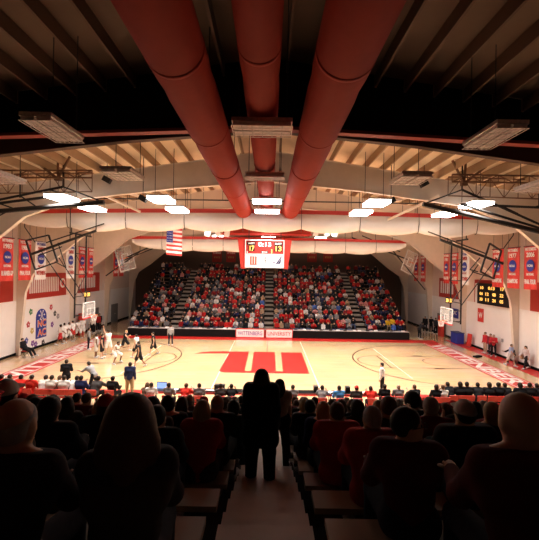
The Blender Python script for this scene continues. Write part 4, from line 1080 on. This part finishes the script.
for i, px in enumerate((452,461.5,468.5,480,490.5,500,510.5,522,531.5,543)):
    x = at(px, 388, BY).x
    figure(('sit_lean','sit','sit_turn')[i % 3], 'person in black on the right team bench, %s from the scorer table' % NTH[i], 'person', (x, BY+.05, 0), R_(random.uniform(-18,18)), ht=1.92, heavy=1.1, coat=.012, skin=(3,2,3,0)[i % 4], hair=('short','curly','short')[i % 3], hairc='dark', top=blk, bottom=blk, group='black-clad people on the right team bench')
    place_chair(x, BY+.03, 0, 'red folding chair under the %s person of the right team bench' % NTH[i], 'red chairs of the right bench')
# scorer table with its clutter
x0, x1 = at(150,392,18.6).x, at(378,392,18.6).x
t = empty('scorer_table', ((x0+x1)/2, 18.65, 0)); tag(t, 'long scorer table with red edge on the near sideline', 'table')
L = x1-x0
MB().box((0,0,.71), (L,.6,.05)).build('tabletop', BLACK, t, bevel=.01)
MB().box((0,.31,.62), (L,.02,.2)).build('red_skirt', RED, t)
MB().box((0,-.31,.70), (L,.02,.07)).build('red_edge', RED, t)
for q in range(6):
    for yy in (-.25,.25): MB().tube([(-L/2+.2+(L-.4)*q/5, yy, 0), (-L/2+.2+(L-.4)*q/5, yy, .69)], .02, 6).build('leg', BLACKS, t)
lp = at(161, 390, 18.6); o = empty('laptop', (lp.x, 18.62, .735)); tag(o, 'open laptop with lit blue screen on the scorer table', 'laptop')
MB().box((0,-.05,.01), (.42,.28,.02)).build('keyboard', BLACKS, o)
s = MB().box((0,.13,.17), (.48,.02,.32), rot=Matrix.Rotation(-.2,3,'X')).build('screen', BLACKS, o)
MB().box((0,.116,.17), (.44,.008,.27), rot=Matrix.Rotation(-.2,3,'X')).build('display', LITB, s)
for i, (px, n) in enumerate(((209,'left of the dark row of heads'),(215,'second left of the dark heads'),(364,'beside the red capped man'),(330,'between the grey and the light blue shirts'),(175,'right of the laptop'))):
    c = at(px, 392, 18.6); o = MB().box((0,0,0), (.3,.21,.03), rot=Matrix.Rotation(.3*i,3,'Z')).build('paper_stack', WHITE, None, (c.x, 18.63, .752)); tag(o, 'white stack of papers on the scorer table, '+n, 'papers')
for i, px in enumerate((212, 316, 348)):
    c = at(px, 390, 18.6); o = MB().box((0,0,.14), (.5 if i == 0 else .22,.25,.28)).build('equipment_box', BLACKS, None, (c.x+(.35 if i == 0 else 0), 18.72, .735), bevel=.02); tag(o, 'black equipment box on the scorer table, %s' % ('leftmost and widest of the three','middle of the three','rightmost, left of the red cap')[i], 'box')
# ------------------------------------------------------------------ far press table and banners
o = empty('press_table', (0,37.85,0)); tag(o, 'long table with floor-length black cloth along the far sideline', 'table')
MB().box((.1,.0,.375), (27.2,.6,.73)).build('black_cloth', BLACK, o)
MB().box((.1,.0,.755), (27.2,.66,.03)).build('tabletop', mat('grey_top', (.45,.42,.42), .5, noise=.1), o)
for i, (a, b, s) in enumerate(((-3.08,-.30,'WITTENBERG'),(-.20,2.42,'UNIVERSITY'))):
    c = ((a+b)/2, 37.42, .0); o = empty('sign_board', c); tag(o, 'white board with red border reading %s in front of the far table' % s, 'sign')
    w = b-a
    MB().box((0,0,.45), (w,.06,.86)).build('board', WHITE, o)
    f = MB(); f.box((0,-.035,.86),(w,.02,.08)); f.box((0,-.035,.04),(w,.02,.07))
    for q in (-1,1): f.box((q*(w/2-.035),-.035,.45),(.07,.02,.86))
    f.build('border', RED, o)
    text(s, w*.84, .36, (c[0], 37.372, .45), (1,0,0), (0,0,1), LOGO['red'] if i else LOGO['purple'], o, 'lettering', .01, bold=0)
rng2 = random.Random(3)
for i in range(34):
    x = -13+26*i/33
    if -3.4 < x < 2.7: continue
    o = MB().box((0,0,0), (.3,.22,.02+.1*rng2.random())).build('table_item', WHITE if rng2.random() < .6 else BLACKS, None, (x+rng2.uniform(-.2,.2), 37.8, .80)); o.location.z = .772+o.dimensions.z/2
    tag(o, 'small item on the far black table, %s from the %s end' % (NTH[i if i < 17 else 33-i], 'left' if i < 17 else 'right'), 'papers', 'items on the far table')
# clothed far-left table people: dark seated pair
# ------------------------------------------------------------------ reclining person by the left wall
c = gp(9, 357); place_chair(-17.4, c.y, -R_(90), 'red folding chair by the left wall under the reclining person', 'red chairs by the left wall')
figure('recline', 'person in black slouched on a chair against the left wall', 'person', (-17.4, c.y, 0), -R_(90), top=blk, bottom=blk, skin=1, tname='jacket', coat=.01)

# ================================================================== NEAR CROWD
prof = [999.0]*640
def spans(px, y, zt):
    r = []
    for hw, dz in ((.085,0),(.22,.27)):
        yy = 270.3+(H-(zt-dz))*F/y; a, b = int(px+50-hw*F/y), int(px+50+hw*F/y)
        r += [(i, yy) for i in range(max(0,a), min(639,b)+1)]
    return r
def cover(px, y, zt):
    for i, yy in spans(px, y, zt): prof[i] = min(prof[i], yy)
def seen(px, y, zt): return sum(1 for i, yy in spans(px, y, zt) if yy < prof[i]-1.5) >= 3
def seat(j, px, label, pose='sit', ht=1.78, dz=0, rz=0, topy=None, **kw):
    y, z = nrow(j); x = (px-269.5)*(y+.12)/F+CX
    if topy:
        zt = at(px, topy, y+.12).z - z; f1 = Fig(1.8, **POSE[pose]); f = f1.head[2]+.134*kw.get('hs',1)+.01*(kw.get('hs',1)-1)
        ht = round(max(1.5, min(2.0, 1.8*zt/f)), 3)
    global gl_ht; gl_ht = ht
    cover(px, y, z+(ht/1.8)*1.33)
    return figure(pose, label, 'person', (x, y, z+.0), R_(rz), ht=ht, lift=dz, **kw), (j, x)
cust = []
dk = (.012,.011,.013)
def S(*a, **k): cust.append(seat(*a, **k)[1])
S(0, 21, 'old man with balding head and plaid dark shirt at the lower left, very close', hs=1.14, h=.016, hair='bald', hairc='grey', top=(.035,.03,.035), skin=0, ht=1.77, heavy=1.1, topy=397)
S(0, 138, 'woman with long brown curly hair very close at the bottom left of centre', hs=1.14, h=.016, hair='mane', hairc='brown', female=True, top=(.05,.045,.045), ht=1.78, skin=1, rz=10, topy=394)
S(0, 521, 'bald man in dark red shirt at the bottom right corner, very close', hs=1.14, h=.016, hair=None, hairc='dark', top=(.08,.010,.010), ht=1.80, skin=1, heavy=1.15, topy=391)
S(2, 9, 'person in grey knit cap behind the balding man at the left edge', h=.02, hair='short', capc=(.6,.56,.53), top=dk, ht=1.90, topy=380)
S(1, 407, 'man with glasses turned right, dark red jacket, right of centre', h=.018, pose='sit_turn', hyaw=-78, hs=1.08, hair='short', hairc='dark', top=(.08,.012,.015), ht=1.76, skin=1, coat=.01, tname='jacket', topy=405)
gl = [o for o in bpy.data.objects if o.get('label','').startswith('man with glasses')][0]
_f = Fig(gl_ht, hs=1.08, **dict(POSE['sit_turn'], hyaw=-78)); g = MB()
for sx in (-1,1):
    cc = _f.head+_f.HR@np.array([sx*.034,.108,.012])
    g.tube([cc+_f.HR@np.array([.024*math.cos(a),0,.019*math.sin(a)]) for a in [i*math.pi/6 for i in range(13)]], .003, 5)
    g.tube([cc+_f.HR@np.array([sx*.024,0,.004]), _f.head+_f.HR@np.array([sx*.088,-.01,.012])], .003, 5)
g.build('glasses', BLACKS, gl)
S(2, 53, 'person with dark hair and black coat beside the balding man', h=.022, hair='curly', hairc='dark', top=dk, ht=1.80, tname='coat', coat=.015, topy=397)
S(2, 374, 'stout man in dark red jacket with short grey-brown hair, nearer of two in red', h=.022, hair='short', hairc='grey', top=(.36,.018,.016), ht=1.73, heavy=1.15, tname='jacket', coat=.015, topy=405)
S(2, 466, 'man in pale grey cap and black coat left of the bald man', h=.022, hair='short', capc=(.6,.56,.53), top=dk, ht=1.78, tname='coat', coat=.02, heavy=1.1, topy=400)
S(2, 160, 'person with short dark hair and dark coat right of the curly haired woman', h=.022, hair='short', hairc='dark', top=dk, ht=1.72, tname='coat', coat=.01, topy=404)
S(3, 339, 'man in deep red jacket with dark hair beside the aisle, farther of two reds', h=.022, hair='short', hairc='brown', top=(.40,.02,.018), ht=1.80, heavy=1.1, tname='jacket', coat=.015, topy=401)
S(3, 205, 'blonde woman in red coat left of the aisle', h=.022, hair='bob', hairc='blond', female=True, top=(.34,.02,.016), ht=1.78, tname='coat', coat=.01, topy=399)
S(4, 103, 'person with short blond hair in dark top in the left crowd', h=.025, hair='bob', hairc='blond', top=dk, ht=1.85, topy=399)
S(4, 436, 'person in maroon cap behind the glasses man', h=.025, hair='short', capc=(.16,.01,.015), top=dk, ht=1.85, topy=402)
S(5, 236, 'dark-haired person in dark coat seated beside the aisle on its left', h=.025, hair='curly', hairc='dark', top=(.03,.03,.03), ht=1.80, tname='coat', topy=400)
S(5, 312, 'person in black coat seated beside the aisle on its right', h=.025, hair='short', hairc='dark', top=dk, ht=1.84, tname='coat', coat=.02, topy=399)
S(5, 414, 'person with big round black hair right of centre', h=.025, hair='afro', hairc='dark', top=dk, ht=1.86, topy=393)
# standing pair in the aisle
y, z = nrow(4)
figure('stand', 'woman with long black hair in long black coat standing in the aisle', 'person', (.0, y+.22, z+.03), 0, ht=1.60, female=True, h=.02, hair='mane', hairc='dark', top=(.008,.008,.009), bottom=(.008,.008,.009), shoe=(.02,.02,.02), tname='coat', coat=.03, long_coat=True)
y, z = nrow(5)
figure('stand', 'girl with long dark hair and pale vest standing in the aisle, farther of two', 'person', (.27, y+.36, z+.03), 0, ht=1.46, female=True, h=.02, hair='long', hairc='dark', top=(.5,.4,.32), bottom=(.012,.012,.015), shoe=(.02,.02,.02), sleeve=.2, tname='vest')
rg = random.Random(21)
styles = [('short','dark',False),('short','brown',False),('bob','brown',True),('long','dark',True),('short','grey',False),('bald','grey',False),('curly','dark',True),('bob','blond',True),('bun','brown',True)]
tops = [('black',dk),('black',dk),('black',dk),('dark grey',(.05,.045,.045)),('navy',(.015,.018,.05)),('dark red',(.16,.012,.012)),('brown',(.06,.035,.025)),('grey',(.12,.11,.11)),('black',dk)]
capn = 0
for j in range(1, 17):
    y, z = nrow(j); lim = y*.70+.25; cnt = {-1:0, 1:0}
    xs = []
    x = A1+.32
    while x < lim: xs.append(x); x += .56
    x = A0-.32
    while x > -lim: xs.append(x); x -= .56
    for x in xs:
        sgn = 1 if x > 0 else -1
        if rg.random() > (.8 if j < 4 else .93): continue
        xx = x+rg.uniform(-.05,.05)
        if any(cj == j and abs(cx-xx) < .52 for cj, cx in cust): continue
        px = 269.5+(xx-CX)/y*F
        if j <= 2 and (60 < px < 345 or px > 470): continue
        if j == 3 and 215 < px < 320: continue
        if j <= 2 and 395 < px < 470: continue
        if not seen(px, y, z+1.29): continue
        cover(px, y, z+1.29)
        cnt[sgn] += 1
        st = rg.choice(styles); tn, tc = rg.choice(tops)
        cp = (.5,.03,.03) if (rg.random() < .07) else None
        pose = rg.choice(('sit','sit','sit_back','sit_lean'))
        figure(pose, 'spectator in %s, %s%s hair, %s near row, %s %s of aisle' % (tn, 'red cap, ' if cp else '', (st[0]+' '+st[1]) if st[0] != 'bald' else 'thin grey', NTH[j], NTH[min(cnt[sgn]-1,19)], 'right' if sgn > 0 else 'left'), 'person', (xx, y, z), R_(rg.uniform(-15,15)), ht=1.76 if not st[2] else 1.70, female=st[2], h=.03, skin=rg.choice((0,1,4,3)), hair=st[0], hairc=st[1], capc=cp, top=tuple(c*rg.uniform(.8,1.4) for c in tc), bottom=blk, group='spectators seated in the near stands', name='spectator')

print('NEARCOUNT', sum(1 for o in bpy.data.objects if o.get('group') == 'spectators seated in the near stands'))
# ================================================================== world, camera, view
w = bpy.data.worlds.new('hall'); bpy.context.scene.world = w; w.use_nodes = True
w.node_tree.nodes['Background'].inputs[0].default_value = (.01,.008,.008,1)
cam = bpy.data.cameras.new('camera'); co = bpy.data.objects.new('camera', cam); C.objects.link(co)
cam.sensor_fit = 'HORIZONTAL'; cam.sensor_width = 36; cam.lens = 36*F/539; cam.clip_start = .05; cam.clip_end = 200
co.location = (CX, 0, H); co.rotation_euler = (math.pi/2, -ROLL, 0)
bpy.context.scene.camera = co
vs = bpy.context.scene.view_settings; vs.view_transform = 'Standard'; vs.look = 'None'; vs.gamma = 1; vs.use_curve_mapping = False; vs.exposure = 0.15
